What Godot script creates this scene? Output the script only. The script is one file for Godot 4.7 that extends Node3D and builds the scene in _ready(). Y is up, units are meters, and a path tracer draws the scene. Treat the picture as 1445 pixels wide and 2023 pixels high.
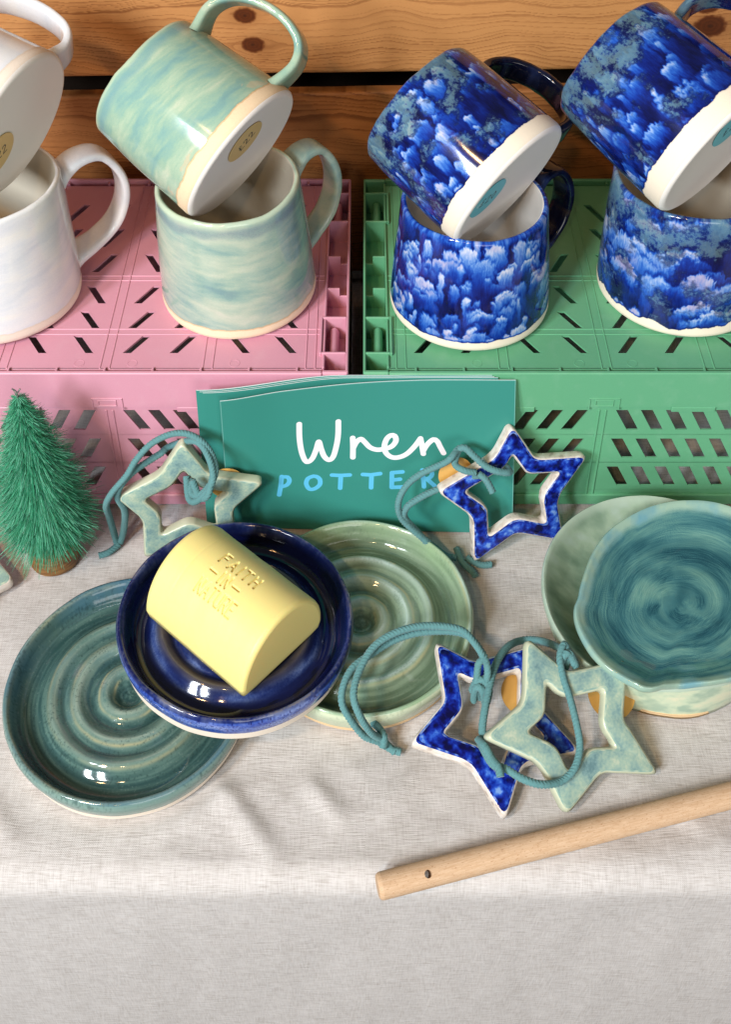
extends Node3D

var taken := {}
var rng := RandomNumberGenerator.new()
var nz := FastNoiseLite.new()
var nf := FastNoiseLite.new()


# ------------------------------------------------------------------ mesh builder
class Mb:
	var v := PackedVector3Array()
	var uv := PackedVector2Array()
	var col := PackedColorArray()
	var idx: Array = [PackedInt32Array()]
	var welds: Array = []
	var tint := Color.WHITE

	func vert(p: Vector3, t := Vector2.ZERO) -> int:
		v.append(p)
		uv.append(t)
		col.append(tint)
		return v.size() - 1

	func tri(a: int, b: int, c: int, s := 0) -> void:
		while idx.size() <= s:
			idx.append(PackedInt32Array())
		var q: PackedInt32Array = idx[s]
		q.append(a)
		q.append(b)
		q.append(c)
		idx[s] = q

	# quad given counter-clockwise seen from outside, own corners (flat)
	func quad(a: Vector3, b: Vector3, c: Vector3, d: Vector3, s := 0) -> void:
		var i := vert(a, Vector2(0, 0))
		vert(b, Vector2(1, 0))
		vert(c, Vector2(1, 1))
		vert(d, Vector2(0, 1))
		tri(i, i + 1, i + 2, s)
		tri(i, i + 2, i + 3, s)

	func face(pts: Array, away: Vector3, s := 0) -> void:
		var n: Vector3 = (pts[1] - pts[0]).cross(pts[2] - pts[0])
		var m := Vector3.ZERO
		for p in pts:
			m += p / pts.size()
		var turn := n.dot(m - away) < 0.0
		var i := v.size()
		for p in pts:
			vert(p)
		for k in pts.size() - 2:
			if turn:
				tri(i, i + k + 2, i + k + 1, s)
			else:
				tri(i, i + k + 1, i + k + 2, s)

	# chamfered box between two corners
	func box(a: Vector3, b: Vector3, ch := 0.0004, basis := Basis(), at := Vector3.ZERO, s := 0) -> void:
		var c := (a + b) * 0.5
		var h := (b - a).abs() * 0.5
		ch = minf(ch, minf(h.x, minf(h.y, h.z)) * 0.6)
		var P := func(x: float, y: float, z: float) -> Vector3: return at + basis * (c + Vector3(x, y, z))
		var mid := at + basis * c
		var k := h - Vector3.ONE * ch
		for g in [-1.0, 1.0]:
			face([P.call(g * h.x, -k.y, -k.z), P.call(g * h.x, k.y, -k.z), P.call(g * h.x, k.y, k.z), P.call(g * h.x, -k.y, k.z)], mid, s)
			face([P.call(-k.x, g * h.y, -k.z), P.call(k.x, g * h.y, -k.z), P.call(k.x, g * h.y, k.z), P.call(-k.x, g * h.y, k.z)], mid, s)
			face([P.call(-k.x, -k.y, g * h.z), P.call(k.x, -k.y, g * h.z), P.call(k.x, k.y, g * h.z), P.call(-k.x, k.y, g * h.z)], mid, s)
			for f in [-1.0, 1.0]:
				face([P.call(g * h.x, f * k.y, -k.z), P.call(g * h.x, f * k.y, k.z), P.call(g * k.x, f * h.y, k.z), P.call(g * k.x, f * h.y, -k.z)], mid, s)
				face([P.call(g * h.x, -k.y, f * k.z), P.call(g * h.x, k.y, f * k.z), P.call(g * k.x, k.y, f * h.z), P.call(g * k.x, -k.y, f * h.z)], mid, s)
				face([P.call(-k.x, g * h.y, f * k.z), P.call(k.x, g * h.y, f * k.z), P.call(k.x, g * k.y, f * h.z), P.call(-k.x, g * k.y, f * h.z)], mid, s)
				for e in [-1.0, 1.0]:
					face([P.call(g * h.x, f * k.y, e * k.z), P.call(g * k.x, f * h.y, e * k.z), P.call(g * k.x, f * k.y, e * h.z)], mid, s)

	# smooth grid; f(i, j) gives the point, t(i, j) the texture place, pick(j) the surface
	func grid(nu: int, nv: int, f: Callable, t = null, wrap_u := false, wrap_v := false, pick = null) -> void:
		var o := v.size()
		for j in nv + 1:
			for i in nu + 1:
				vert(f.call(i, j), t.call(i, j) if t != null else Vector2(float(i) / nu, float(j) / nv))
		var w := nu + 1
		for j in nv:
			var s: int = pick.call(j) if pick != null else 0
			while idx.size() <= s:
				idx.append(PackedInt32Array())
			var q: PackedInt32Array = idx[s]
			for i in nu:
				var a := o + j * w + i
				q.append_array(PackedInt32Array([a, a + 1, a + w + 1, a, a + w + 1, a + w]))
			idx[s] = q
		if wrap_u:
			for j in nv + 1:
				welds.append([o + j * w, o + j * w + nu])
		if wrap_v:
			for i in nu + 1:
				welds.append([o + i, o + nv * w + i])

	# orient: ZERO = closed shape (turned outwards by its volume), INF.x = leave, else the side that is seen
	func build(mats: Array, orient := Vector3.ZERO, colours := false) -> ArrayMesh:
		var nrm := PackedVector3Array()
		nrm.resize(v.size())
		var vol := 0.0
		var sum := Vector3.ZERO
		for q in idx:
			for k in range(0, q.size(), 3):
				var a: int = q[k]
				var b: int = q[k + 1]
				var c: int = q[k + 2]
				var n := (v[b] - v[a]).cross(v[c] - v[a])
				nrm[a] += n
				nrm[b] += n
				nrm[c] += n
				vol += v[a].dot(v[b].cross(v[c]))
				sum += n
		for w in welds:
			var n2: Vector3 = nrm[w[0]] + nrm[w[1]]
			nrm[w[0]] = n2
			nrm[w[1]] = n2
		var flip := false
		if orient == Vector3.ZERO:
			flip = vol < 0.0
		elif orient.x != INF:
			flip = sum.dot(orient) < 0.0
		for k in nrm.size():
			var n3 := nrm[k].normalized()
			nrm[k] = -n3 if flip else n3
		var mesh := ArrayMesh.new()
		for s in idx.size():
			var q2: PackedInt32Array = idx[s]
			if q2.is_empty():
				continue
			var map := {}
			var pv := PackedVector3Array()
			var pn := PackedVector3Array()
			var pu := PackedVector2Array()
			var pc := PackedColorArray()
			var pi := PackedInt32Array()
			pi.resize(q2.size())
			for k in q2.size():
				var a: int = q2[k]
				if not map.has(a):
					map[a] = pv.size()
					pv.append(v[a])
					pn.append(nrm[a])
					pu.append(uv[a])
					pc.append(col[a])
				var m := k % 3
				var at := k if m == 0 or flip else (k + 1 if m == 1 else k - 1)   # front faces run clockwise
				pi[at] = map[a]
			var arr := []
			arr.resize(Mesh.ARRAY_MAX)
			arr[Mesh.ARRAY_VERTEX] = pv
			arr[Mesh.ARRAY_NORMAL] = pn
			arr[Mesh.ARRAY_TEX_UV] = pu
			if colours:
				arr[Mesh.ARRAY_COLOR] = pc
			arr[Mesh.ARRAY_INDEX] = pi
			mesh.add_surface_from_arrays(Mesh.PRIMITIVE_TRIANGLES, arr)
			mesh.surface_set_material(mesh.get_surface_count() - 1, mats[mini(s, mats.size() - 1)])
		return mesh


# ------------------------------------------------------------------ nodes
func numbered(called: String) -> String:
	var n: int = taken.get(called, 0)
	taken[called] = n + 1
	return called if n == 0 else "%s_%03d" % [called, n]


func tag(o: Node3D, label: String, category: String, group := "") -> Node3D:
	o.set_meta("label", label)
	o.set_meta("category", category)
	if group:
		o.set_meta("group", group)
	return o


func thing(called: String, label: String, category: String, at := Transform3D(), group := "") -> Node3D:
	var o := Node3D.new()
	o.name = numbered(called)
	add_child(o, true)
	o.transform = at
	return tag(o, label, category, group)


func part(called: String, mesh: Mesh, parent: Node3D, label := "") -> MeshInstance3D:
	var o := MeshInstance3D.new()
	o.name = called
	o.mesh = mesh
	parent.add_child(o, true)
	if label:
		o.set_meta("label", label)
	return o


func whole(called: String, mesh: Mesh, label: String, category: String, group := "") -> MeshInstance3D:
	var o := MeshInstance3D.new()
	o.name = numbered(called)
	o.mesh = mesh
	add_child(o, true)
	tag(o, label, category, group)
	return o


func structure(called: String, mesh: Mesh) -> MeshInstance3D:
	var o := MeshInstance3D.new()
	o.name = numbered(called)
	o.mesh = mesh
	add_child(o, true)
	o.set_meta("kind", "structure")
	return o


# ------------------------------------------------------------------ materials
func mat(srgb: Color, rough := 0.5, spec := 0.5) -> StandardMaterial3D:
	var m := StandardMaterial3D.new()
	m.albedo_color = srgb
	m.roughness = rough
	m.metallic_specular = spec
	return m


func c8(r: int, g: int, b: int) -> Color:
	return Color(r / 255.0, g / 255.0, b / 255.0)


# a picture computed pixel by pixel: f(x, y) gives an sRGB colour whose alpha is the roughness
func paint(w: int, h: int, f: Callable) -> ImageTexture:
	var ba := PackedByteArray()
	ba.resize(w * h * 4)
	var k := 0
	for y in h:
		for x in w:
			var c: Color = f.call(x, y)
			ba[k] = clampi(int(c.r * 255.0), 0, 255)
			ba[k + 1] = clampi(int(c.g * 255.0), 0, 255)
			ba[k + 2] = clampi(int(c.b * 255.0), 0, 255)
			ba[k + 3] = clampi(int(c.a * 255.0), 0, 255)
			k += 4
	return ImageTexture.create_from_image(Image.create_from_data(w, h, false, Image.FORMAT_RGBA8, ba))


func textured(t: Texture2D, spec := 0.5) -> StandardMaterial3D:
	var m := StandardMaterial3D.new()
	m.albedo_texture = t
	m.roughness = 1.0
	m.roughness_texture = t
	m.roughness_texture_channel = BaseMaterial3D.TEXTURE_CHANNEL_ALPHA
	m.metallic_specular = spec
	return m


func bumps(w: int, h: int, strength: float, f: Callable) -> ImageTexture:
	var im := Image.create(w, h, false, Image.FORMAT_RF)
	for y in h:
		for x in w:
			im.set_pixel(x, y, Color(f.call(x, y), 0, 0))
	im.convert(Image.FORMAT_RGBA8)
	im.bump_map_to_normal_map(strength)
	return ImageTexture.create_from_image(im)


func plastic(c: Color) -> StandardMaterial3D:
	var t := paint(512, 512, func(x: int, y: int) -> Color:
		var scuff := sm(0.45, 0.75, nz.get_noise_2d(x * 0.012 + y * 0.22, y * 0.012 - x * 0.16))
		var dust := sm(0.1, 0.8, nf.get_noise_2d(x * 0.02, y * 0.02))
		var k := c.lerp(Color(0.9, 0.88, 0.86), 0.10 * scuff + 0.07 * dust)
		k = k.darkened(0.05 * maxf(0.0, nz.get_noise_2d(x * 0.6, y * 0.6)))
		return Color(k.r, k.g, k.b, 0.40 + 0.12 * dust + 0.12 * scuff))
	var m := textured(t, 0.45)
	m.uv1_triplanar = true
	m.uv1_scale = Vector3(6, 6, 6)
	return m


func sm(a: float, b: float, x: float) -> float:
	return smoothstep(a, b, x)


func ramp(stops: Array, t: float) -> Color:
	var n := stops.size() - 1
	var x := clampf(t, 0.0, 1.0) * n
	var i := mini(int(x), n - 1)
	return (stops[i] as Color).lerp(stops[i + 1], x - i)


# pale green / white brushed glaze for a mug: picture rows run from the rim down to the foot
func brushed_glaze(w: int, h: int, stops: Array, rim: Color, band: Color, clay: Color, line: Color, foot: float, wave: float, ofs: float, patch: float) -> ImageTexture:
	return paint(w, h, func(x: int, y: int) -> Color:
		var u := float(x) / w
		var t := float(y) / h
		var a := u * TAU
		var px := cos(a) * 4.0 + ofs
		var pz := sin(a) * 4.0
		var yy := t * 8.0
		var warp := nz.get_noise_3d(px * 0.35, yy * 0.35, pz * 0.35 + 7.0)
		var s := nz.get_noise_3d(px * 0.20, (yy + warp * 0.5 + sin(a + ofs) * 0.7) * 0.55, pz * 0.20)
		var s2 := nz.get_noise_3d(px * 0.34 + 9.0, (yy + warp * 0.4 + sin(a + ofs) * 0.7) * 1.5, pz * 0.34) + 0.5 * nz.get_noise_3d(px * 0.6, (yy + sin(a + ofs) * 0.6) * 3.6, pz * 0.6 + 30.0)
		var g := nz.get_noise_3d(px * 9.0, yy * 9.0, pz * 9.0)
		var g2 := nz.get_noise_3d(px * 22.0, yy * 22.0, pz * 22.0)
		var edge := 1.0 - foot + wave * nz.get_noise_3d(px * 0.5, 3.0, pz * 0.5) + wave * 0.3 * nz.get_noise_3d(px * 2.0, 5.0, pz * 2.0)
		if t > edge:
			var c := clay.lerp(line, (1.0 - sm(edge + 0.004, edge + 0.014, t)) * 0.55)
			c = c.lightened(0.05 * g) if g > 0 else c.darkened(-0.05 * g)
			return Color(c.r, c.g, c.b, 0.75)
		var c2 := ramp(stops, 0.5 + s * 0.62 + s2 * 0.30 + g * 0.10 + g2 * 0.06)
		if patch > 0.0:
			var pn := nz.get_noise_3d(px * 0.55 + 40.0, yy * 0.8, pz * 0.55) - 0.55 + 0.35 * sm(0.6, 0.9, t)
			c2 = c2.lerp(clay.darkened(0.12), sm(0.0, 0.06, pn) * patch)
		var b := sm(0.03, 0.07, t) * (1.0 - sm(0.09, 0.14, t + 0.03 * warp))
		c2 = c2.lerp(band, b * (0.45 + 0.4 * g2 + 0.3 * s2))
		c2 = c2.lerp(rim, (1.0 - sm(0.015, 0.04, t)) * 0.75)
		c2 = c2.lerp(line, sm(edge - 0.008, edge, t) * 0.45)
		c2 = c2.darkened(0.06 * absf(g2))
		return Color(c2.r, c2.g, c2.b, 0.1 + 0.05 * absf(g)))


# cobalt glaze that ran down in scalloped drips
func drip_glaze(w: int, h: int, seed_: int, count: int, width: float, length: float, green: float, lilac: float, foot: float, wave: float, bright: float) -> ImageTexture:
	var r := RandomNumberGenerator.new()
	r.seed = seed_
	var p := PackedFloat32Array()
	p.resize(w * h)
	for y in h:
		for x in w:
			p[y * w + x] = 0.12 + 0.22 * nf.get_noise_2d(x * 0.02 + seed_, y * 0.008)
	var lobes := []
	for k in count:
		lobes.append([r.randf() * w, r.randf_range(-0.12, 0.96) * h, lerpf(0.4, 2.1, pow(r.randf(), 2.0)) * width, r.randf_range(0.5, 1.7) * length, lerpf(0.25, 1.05, pow(r.randf(), 0.8)) * bright, r.randf() * 100.0, r.randf()])
	lobes.sort_custom(func(a: Array, b: Array) -> bool: return a[1] < b[1])
	for L in lobes:
		var u0: float = L[0]
		var v0: float = L[1]
		var a: float = L[2]
		var len: float = L[3]
		var top: float = L[4]
		var sd: float = L[5]
		var full: float = L[6]
		var lo := int(v0 - a * 1.4 - 6)
		var hi := int(v0 + len)
		for y in range(maxi(lo, 0), mini(hi, h)):
			for dx in range(int(-a * 1.25), int(a * 1.25) + 1):
				var x := posmod(int(u0) + dx, w)
				var wob := nz.get_noise_2d(dx * 0.16 + sd * 7.0, y * 0.05) * 0.34
				var q := float(dx) / a + wob
				if absf(q) > 1.0:
					continue
				var cap := v0 - sqrt(1.0 - q * q) * a * 1.25 + nz.get_noise_2d(dx * 0.12 + sd, 9.0) * 4.0 + a * 0.45 * nz.get_noise_2d(q * 1.3 + sd, 2.0)
				var t := (y - cap) / len
				if t < 0.0 and t > -0.10:
					p[y * w + x] *= 1.0 - 0.42 * (1.0 + t * 10.0) * (1.0 - pow(absf(q), 3.0))      # dark seam over each run
				if t < 0.0 or t > 1.0:
					continue
				var streak := 0.5 + 0.5 * nz.get_noise_2d((u0 + dx) * 0.24, y * 0.045 + sd)
				var val := top * lerpf(0.80 * exp(-t * 7.0) + 0.42 * (1.0 - t), pow(1.0 - t, 1.2), full * full) * (0.60 + 0.60 * streak) + 0.08
				var cov := sm(0.0, 0.07, t) * (1.0 - sm(0.45, 1.0, t)) * (1.0 - pow(absf(q), 3.5))
				var at := y * w + x
				p[at] = lerpf(p[at], val, cov)
	# the glaze melts: neighbouring runs flow into each other, mostly downwards
	for pass_ in 2:
		var b := p.duplicate()
		for y in range(2, h - 2):
			var o := y * w
			for x in w:
				var l := o + (x - 1 if x > 0 else w - 1)
				var rt := o + (x + 1 if x < w - 1 else 0)
				b[o + x] = p[o + x] * 0.28 + (p[l] + p[rt]) * 0.14 + (p[o + x - w] * 0.20 + p[o + x - 2 * w] * 0.12 + p[o + x + w] * 0.12)
		p = b
	var stops := [c8(8, 12, 52), c8(12, 24, 92), c8(18, 50, 142), c8(36, 86, 178), c8(82, 128, 200), c8(134, 162, 210), c8(174, 186, 216), c8(198, 204, 224)]
	return paint(w, h, func(x: int, y: int) -> Color:
		var u := float(x) / w
		var t := float(y) / h
		var an := u * TAU
		var px := cos(an) * 4.0 + seed_
		var pz := sin(an) * 4.0
		var yy := t * 8.0
		var g := nz.get_noise_3d(px * 16.0, yy * 16.0, pz * 16.0)
		var edge := 1.0 - foot + wave * nz.get_noise_3d(px * 0.6, 3.0, pz * 0.6) + wave * 0.25 * nz.get_noise_3d(px * 1.6, 5.0, pz * 2.2)
		if t > edge:
			var cl := c8(236, 224, 204).darkened(0.04 * absf(g) + 0.10 * (1.0 - sm(edge, edge + 0.012, t)))
			return Color(cl.r, cl.g, cl.b, 0.8)
		var wx := x + 6.0 * nz.get_noise_2d(x * 0.022 + seed_, y * 0.022)
		var wy := y + 7.0 * nz.get_noise_2d(x * 0.026 + 50.0, y * 0.014 + seed_) + 4.0 * nz.get_noise_2d(x * 0.12, y * 0.02)
		var ix := floorf(wx)
		var iy := floorf(wy)
		var r0 := clampi(int(iy), 0, h - 1) * w
		var r1 := clampi(int(iy) + 1, 0, h - 1) * w
		var c0 := posmod(int(ix), w)
		var c1 := posmod(int(ix) + 1, w)
		var v := lerpf(lerpf(p[r0 + c0], p[r0 + c1], wx - ix), lerpf(p[r1 + c0], p[r1 + c1], wx - ix), wy - iy)
		v += 0.035 * g + 0.06 * nz.get_noise_2d(x * 0.22, y * 0.03 + seed_)
		v = lerpf(v, 0.10, sm(edge - 0.02, edge - 0.005, t) * 0.6)
		var rimn := 1.0 - sm(0.0, 0.05, t + 0.03 * nz.get_noise_3d(px * 3.0, 1.0, pz * 3.0))
		v = lerpf(v, 0.45 + 0.5 * nz.get_noise_3d(px * 4.0, 2.0, pz * 4.0), rimn * 0.7)
		var c := ramp(stops, v)
		var lm := sm(0.0, 0.5, nz.get_noise_3d(px * 0.45, yy * 0.4, pz * 0.45 + 30.0) + 0.1)
		c = c.lerp(c8(150, 136, 180), lilac * lm * sm(0.35, 0.75, v))
		if green > 0.0:
			var body := nf.get_noise_3d(px * 0.5 + 60.0, yy * 0.5, pz * 0.5) + 0.42 * (1.0 - sm(0.06, 0.55, t)) - 0.28
			var fine := nf.get_noise_3d(px * 4.0, yy * 3.4, pz * 4.0 + 11.0)
			var on := sm(-0.10, 0.42, body * 1.15 + fine * 0.50 + 0.28 * g) * 0.85
			c = c.lerp(c8(14, 22, 62), sm(-0.28, 0.0, body + 0.2 * fine) * (1.0 - on) * 0.8 * green)
			c = c.lerp(c8(126, 152, 138).lerp(c8(88, 122, 128), 0.5 + 0.6 * fine), on * green)
		return Color(c.r, c.g, c.b, 0.09 + 0.06 * absf(g)))


# ------------------------------------------------------------------ shared shapes
func spline(pts: Array, step: float) -> PackedVector3Array:
	var out := PackedVector3Array()
	for i in pts.size() - 1:
		var a: Vector3 = pts[maxi(i - 1, 0)]
		var b: Vector3 = pts[i]
		var c: Vector3 = pts[i + 1]
		var d: Vector3 = pts[mini(i + 2, pts.size() - 1)]
		var n := maxi(1, int(b.distance_to(c) / step))
		for k in n:
			out.append(b.cubic_interpolate(c, a, d, float(k) / n))
	out.append(pts[-1])
	return out


func tube(m: Mb, path: PackedVector3Array, sides: int, radius: Callable, s := 0) -> void:
	var n := path.size()
	var nor := PackedVector3Array()
	var bin := PackedVector3Array()
	var side := Vector3.UP
	var dist := PackedFloat32Array()
	var acc := 0.0
	for k in n:
		var t := (path[mini(k + 1, n - 1)] - path[maxi(k - 1, 0)]).normalized()
		if k == 0 and absf(t.dot(side)) > 0.9:
			side = Vector3.RIGHT
		side = (side - t * side.dot(t)).normalized()
		nor.append(side)
		bin.append(t.cross(side))
		if k > 0:
			acc += path[k].distance_to(path[k - 1])
		dist.append(acc)
	m.grid(sides, n + 1, func(i: int, j: int) -> Vector3:
		var k := clampi(j - 1, 0, n - 1)
		var a := TAU * i / sides
		var r: float = 0.0 if j == 0 or j == n + 1 else radius.call(a, dist[k])
		return path[k] + (nor[k] * cos(a) + bin[k] * sin(a)) * r, null, true, false, func(_j: int) -> int: return s)


# braided cord: two sets of strands that cross
func cord(m: Mb, pts: Array, r := 0.0018) -> void:
	var mm := []
	for p in pts:
		mm.append(Vector3(p[0], p[1], p[2]) * 0.001)
	tube(m, spline(mm, 0.00045), 12, func(a: float, d: float) -> float:
		var side := absf(wrapf(a * 2.0, -PI, PI))          # two ribs of herringbone round the cord
		var plait := absf(cos(d * 1900.0 + side * 1.1))
		return r * (0.66 + 0.42 * pow(plait, 0.7)) * (0.93 + 0.10 * sin(side * 0.5)))


# ------------------------------------------------------------------ mugs
func mug(called: String, label: String, group: String, foot: Vector3, axis: Vector3, toward: Vector3, rb: float, rr: float, h: float, mo: Material, mi: Material, mb: Material, reach: float, wide: float, seed_: float, loop := false, mh: Material = null, sticker: Material = null, sx := 0.0, sz := 0.0) -> Node3D:
	var Y := axis.normalized()
	var X := (toward - Y * toward.dot(Y)).normalized()
	var Z := X.cross(Y)
	var t := thing(called, label, "mug", Transform3D(Basis(X, Y, Z), foot), group)
	var prof := [[0.0, 0.0012], [rb * 0.5, 0.0012], [rb * 0.86, 0.001], [rb - 0.0035, 0.0], [rb - 0.0016, 0.0005], [rb - 0.0004, 0.002]]
	var n_out := 18
	for k in n_out + 1:
		var f := float(k) / n_out
		prof.append([lerpf(rb, rr, pow(f, 0.92)) + 0.0006 * sin(f * PI), lerpf(0.004, h - 0.0022, f)])
	prof.append_array([[rr - 0.0003, h - 0.0011], [rr - 0.0010, h - 0.0002], [rr - 0.0018, h], [rr - 0.0027, h - 0.0004], [rr - 0.0034, h - 0.0015]])
	var rim_at := prof.size() - 2
	for k in 9:
		var f2 := float(k + 1) / 9.0
		prof.append([lerpf(rr - 0.0038, rb - 0.0055, f2), lerpf(h - 0.004, 0.0095, f2)])
	prof.append_array([[rb - 0.009, 0.0068], [rb * 0.5, 0.006], [0.0, 0.006]])
	var nu := 96
	var m := Mb.new()
	m.grid(nu, prof.size() - 1, func(i: int, j: int) -> Vector3:
		var a := TAU * i / nu
		var r: float = prof[j][0]
		var y: float = prof[j][1]
		var k := clampf(y / h, 0.0, 1.0)
		r *= 1.0 + 0.012 * k * nz.get_noise_3d(cos(a) * 0.8 + seed_, y * 30.0, sin(a) * 0.8) + 0.006 * k * nz.get_noise_3d(cos(a) * 2.6 + seed_, y * 110.0, sin(a) * 2.6)
		y += k * k * 0.0016 * nz.get_noise_3d(cos(a) * 0.9 + seed_, 4.0, sin(a) * 0.9)
		return Vector3(cos(a) * r, y, -sin(a) * r),
	func(i: int, j: int) -> Vector2:
		return Vector2(float(i) / nu, clampf(1.0 - float(prof[j][1]) / h, 0.004, 0.996)), true, false,
	func(j: int) -> int: return 2 if j < 5 else (0 if j < rim_at else 1))
	part("body", m.build([mo, mi, mb]), t)
	# strap handle
	var r_at := func(y: float) -> float: return lerpf(rb, rr, y / h)
	var pts := [Vector3(r_at.call(0.84 * h) - 0.0022, 0.84 * h, 0), Vector3(rr + reach * 0.30, 0.945 * h, 0), Vector3(rr + reach * 0.68, 0.93 * h, 0), Vector3(rr + reach * 0.96, 0.74 * h, 0), Vector3(rr + reach * 0.99, 0.53 * h, 0), Vector3(rr + reach * 0.80, 0.335 * h, 0), Vector3(rr + reach * 0.42, 0.20 * h, 0), Vector3(r_at.call(0.13 * h) - 0.0022, 0.13 * h, 0)]
	if loop:
		pts = [Vector3(r_at.call(0.86 * h) - 0.0022, 0.86 * h, 0), Vector3(rr + reach * 0.42, 0.90 * h, 0), Vector3(rr + reach * 0.80, 0.80 * h, 0), Vector3(rr + reach * 1.02, 0.58 * h, 0), Vector3(rr + reach * 1.04, 0.36 * h, 0), Vector3(rr + reach * 0.88, 0.18 * h, 0), Vector3(rr + reach * 0.54, 0.10 * h, 0), Vector3(r_at.call(0.11 * h) - 0.0022, 0.13 * h, 0)]
	var path := spline(pts, 0.0022)
	var n := path.size()
	var ns := 28
	var hm := Mb.new()
	hm.grid(ns, n - 1, func(i: int, j: int) -> Vector3:
		var tn := (path[mini(j + 1, n - 1)] - path[maxi(j - 1, 0)]).normalized()
		var out := Vector3(tn.y, -tn.x, 0) * -1.0
		var e := float(j) / (n - 1)
		var flare := 1.0 + 0.55 * pow(absf(e * 2.0 - 1.0), 6.0)
		var a := TAU * i / ns
		var cx := signf(cos(a)) * pow(absf(cos(a)), 0.62)
		var sy := signf(sin(a)) * pow(absf(sin(a)), 0.75)
		var th := 0.0031 * (1.0 + 0.3 * pow(absf(e * 2.0 - 1.0), 6.0)) * (1.0 - 0.20 * (1.0 - cx * cx))
		return path[j] + Vector3(0, 0, 1) * cx * wide * 0.5 * flare * (1.0 + 0.06 * nz.get_noise_2d(j * 0.2, seed_)) + out * sy * th,
	func(i: int, j: int) -> Vector2: return Vector2(0.1 + 0.16 * absf(float(i) / ns - 0.5) + 0.1 * float(j) / n, 0.18 + 0.6 * float(j) / n), true)
	part("handle", hm.build([mh if mh else mo]), t)
	if sticker:
		var sm_ := Mb.new()
		var r2 := 0.0128
		sm_.grid(40, 4, func(i: int, j: int) -> Vector3:
			var a := TAU * i / 40
			var rr2: float = [0.0, r2 * 0.6, r2, r2, 0.0][j]
			var yy: float = [0.00085, 0.00085, 0.00085, 0.00115, 0.00115][j]
			return Vector3(sx + cos(a) * rr2, yy - 0.0003, sz + sin(a) * rr2),
		func(i: int, j: int) -> Vector2:
			var a := TAU * i / 40
			var f: float = [0.0, 0.3, 0.5, 0.5, 0.0][j]
			return Vector2(0.5 + cos(a) * f, 0.5 - sin(a) * f), true)
		part("price_sticker", sm_.build([sticker]), t)
	return t


# ------------------------------------------------------------------ strokes: distance-drawn lines in a mask
func stroke(mask: PackedFloat32Array, w: int, h: int, pts: Array, r: float) -> PackedFloat32Array:
	for k in pts.size() - 1:
		var a: Vector2 = pts[k]
		var b: Vector2 = pts[k + 1]
		var ab := b - a
		var l2 := maxf(ab.length_squared(), 0.0001)
		for y in range(maxi(0, int(minf(a.y, b.y) - r - 2)), mini(h, int(maxf(a.y, b.y) + r + 3))):
			for x in range(maxi(0, int(minf(a.x, b.x) - r - 2)), mini(w, int(maxf(a.x, b.x) + r + 3))):
				var p := Vector2(x, y)
				var d := p.distance_to(a + ab * clampf((p - a).dot(ab) / l2, 0.0, 1.0))
				var c := clampf(r + 0.5 - d, 0.0, 1.0)
				if c > mask[y * w + x]:
					mask[y * w + x] = c
	return mask


func letter(ch: String) -> Array:
	match ch:
		"F": return [[0.0, 0.0, 0.0, 1.0, 0.6, 1.0], [0.0, 0.54, 0.5, 0.54]]
		"A": return [[0.0, 0.0, 0.33, 1.0, 0.66, 0.0], [0.12, 0.34, 0.54, 0.34]]
		"I": return [[0.12, 0.0, 0.12, 1.0]]
		"T": return [[0.0, 1.0, 0.64, 1.0], [0.32, 1.0, 0.32, 0.0]]
		"H": return [[0.0, 0.0, 0.0, 1.0], [0.58, 0.0, 0.58, 1.0], [0.0, 0.52, 0.58, 0.52]]
		"N": return [[0.0, 0.0, 0.0, 1.0, 0.58, 0.0, 0.58, 1.0]]
		"U": return [[0.0, 1.0, 0.0, 0.22, 0.12, 0.03, 0.44, 0.03, 0.56, 0.22, 0.56, 1.0]]
		"R": return [[0.0, 0.0, 0.0, 1.0, 0.42, 1.0, 0.56, 0.78, 0.42, 0.52, 0.0, 0.52], [0.28, 0.52, 0.58, 0.0]]
		"E": return [[0.55, 1.0, 0.0, 1.0, 0.0, 0.0, 0.55, 0.0], [0.0, 0.52, 0.45, 0.52]]
		"-": return [[0.0, 0.5, 0.9, 0.5]]
		"2": return [[0.0, 0.78, 0.12, 0.97, 0.42, 0.97, 0.52, 0.74, 0.0, 0.0, 0.58, 0.0]]
		"0": return [[0.26, 1.0, 0.02, 0.7, 0.02, 0.3, 0.26, 0.0, 0.5, 0.3, 0.5, 0.7, 0.26, 1.0]]
		"4": return [[0.42, 0.0, 0.42, 1.0, 0.0, 0.32, 0.6, 0.32]]
		"L": return [[0.55, 0.86, 0.4, 1.0, 0.2, 0.9, 0.18, 0.4, 0.02, 0.0, 0.6, 0.04], [0.0, 0.48, 0.45, 0.5]]   # pound sign
	return []


func write(mask: PackedFloat32Array, w: int, h: int, text: String, at: Vector2, size: Vector2, gap: float, r: float) -> PackedFloat32Array:
	var x := at.x
	for ch in text:
		var wide := 0.0
		for s in letter(ch):
			var pts := []
			for k in range(0, s.size(), 2):
				pts.append(Vector2(x + s[k] * size.x, at.y - s[k + 1] * size.y))
				wide = maxf(wide, s[k])
			mask = stroke(mask, w, h, pts, r)
		x += wide * size.x + gap
	return mask


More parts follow.
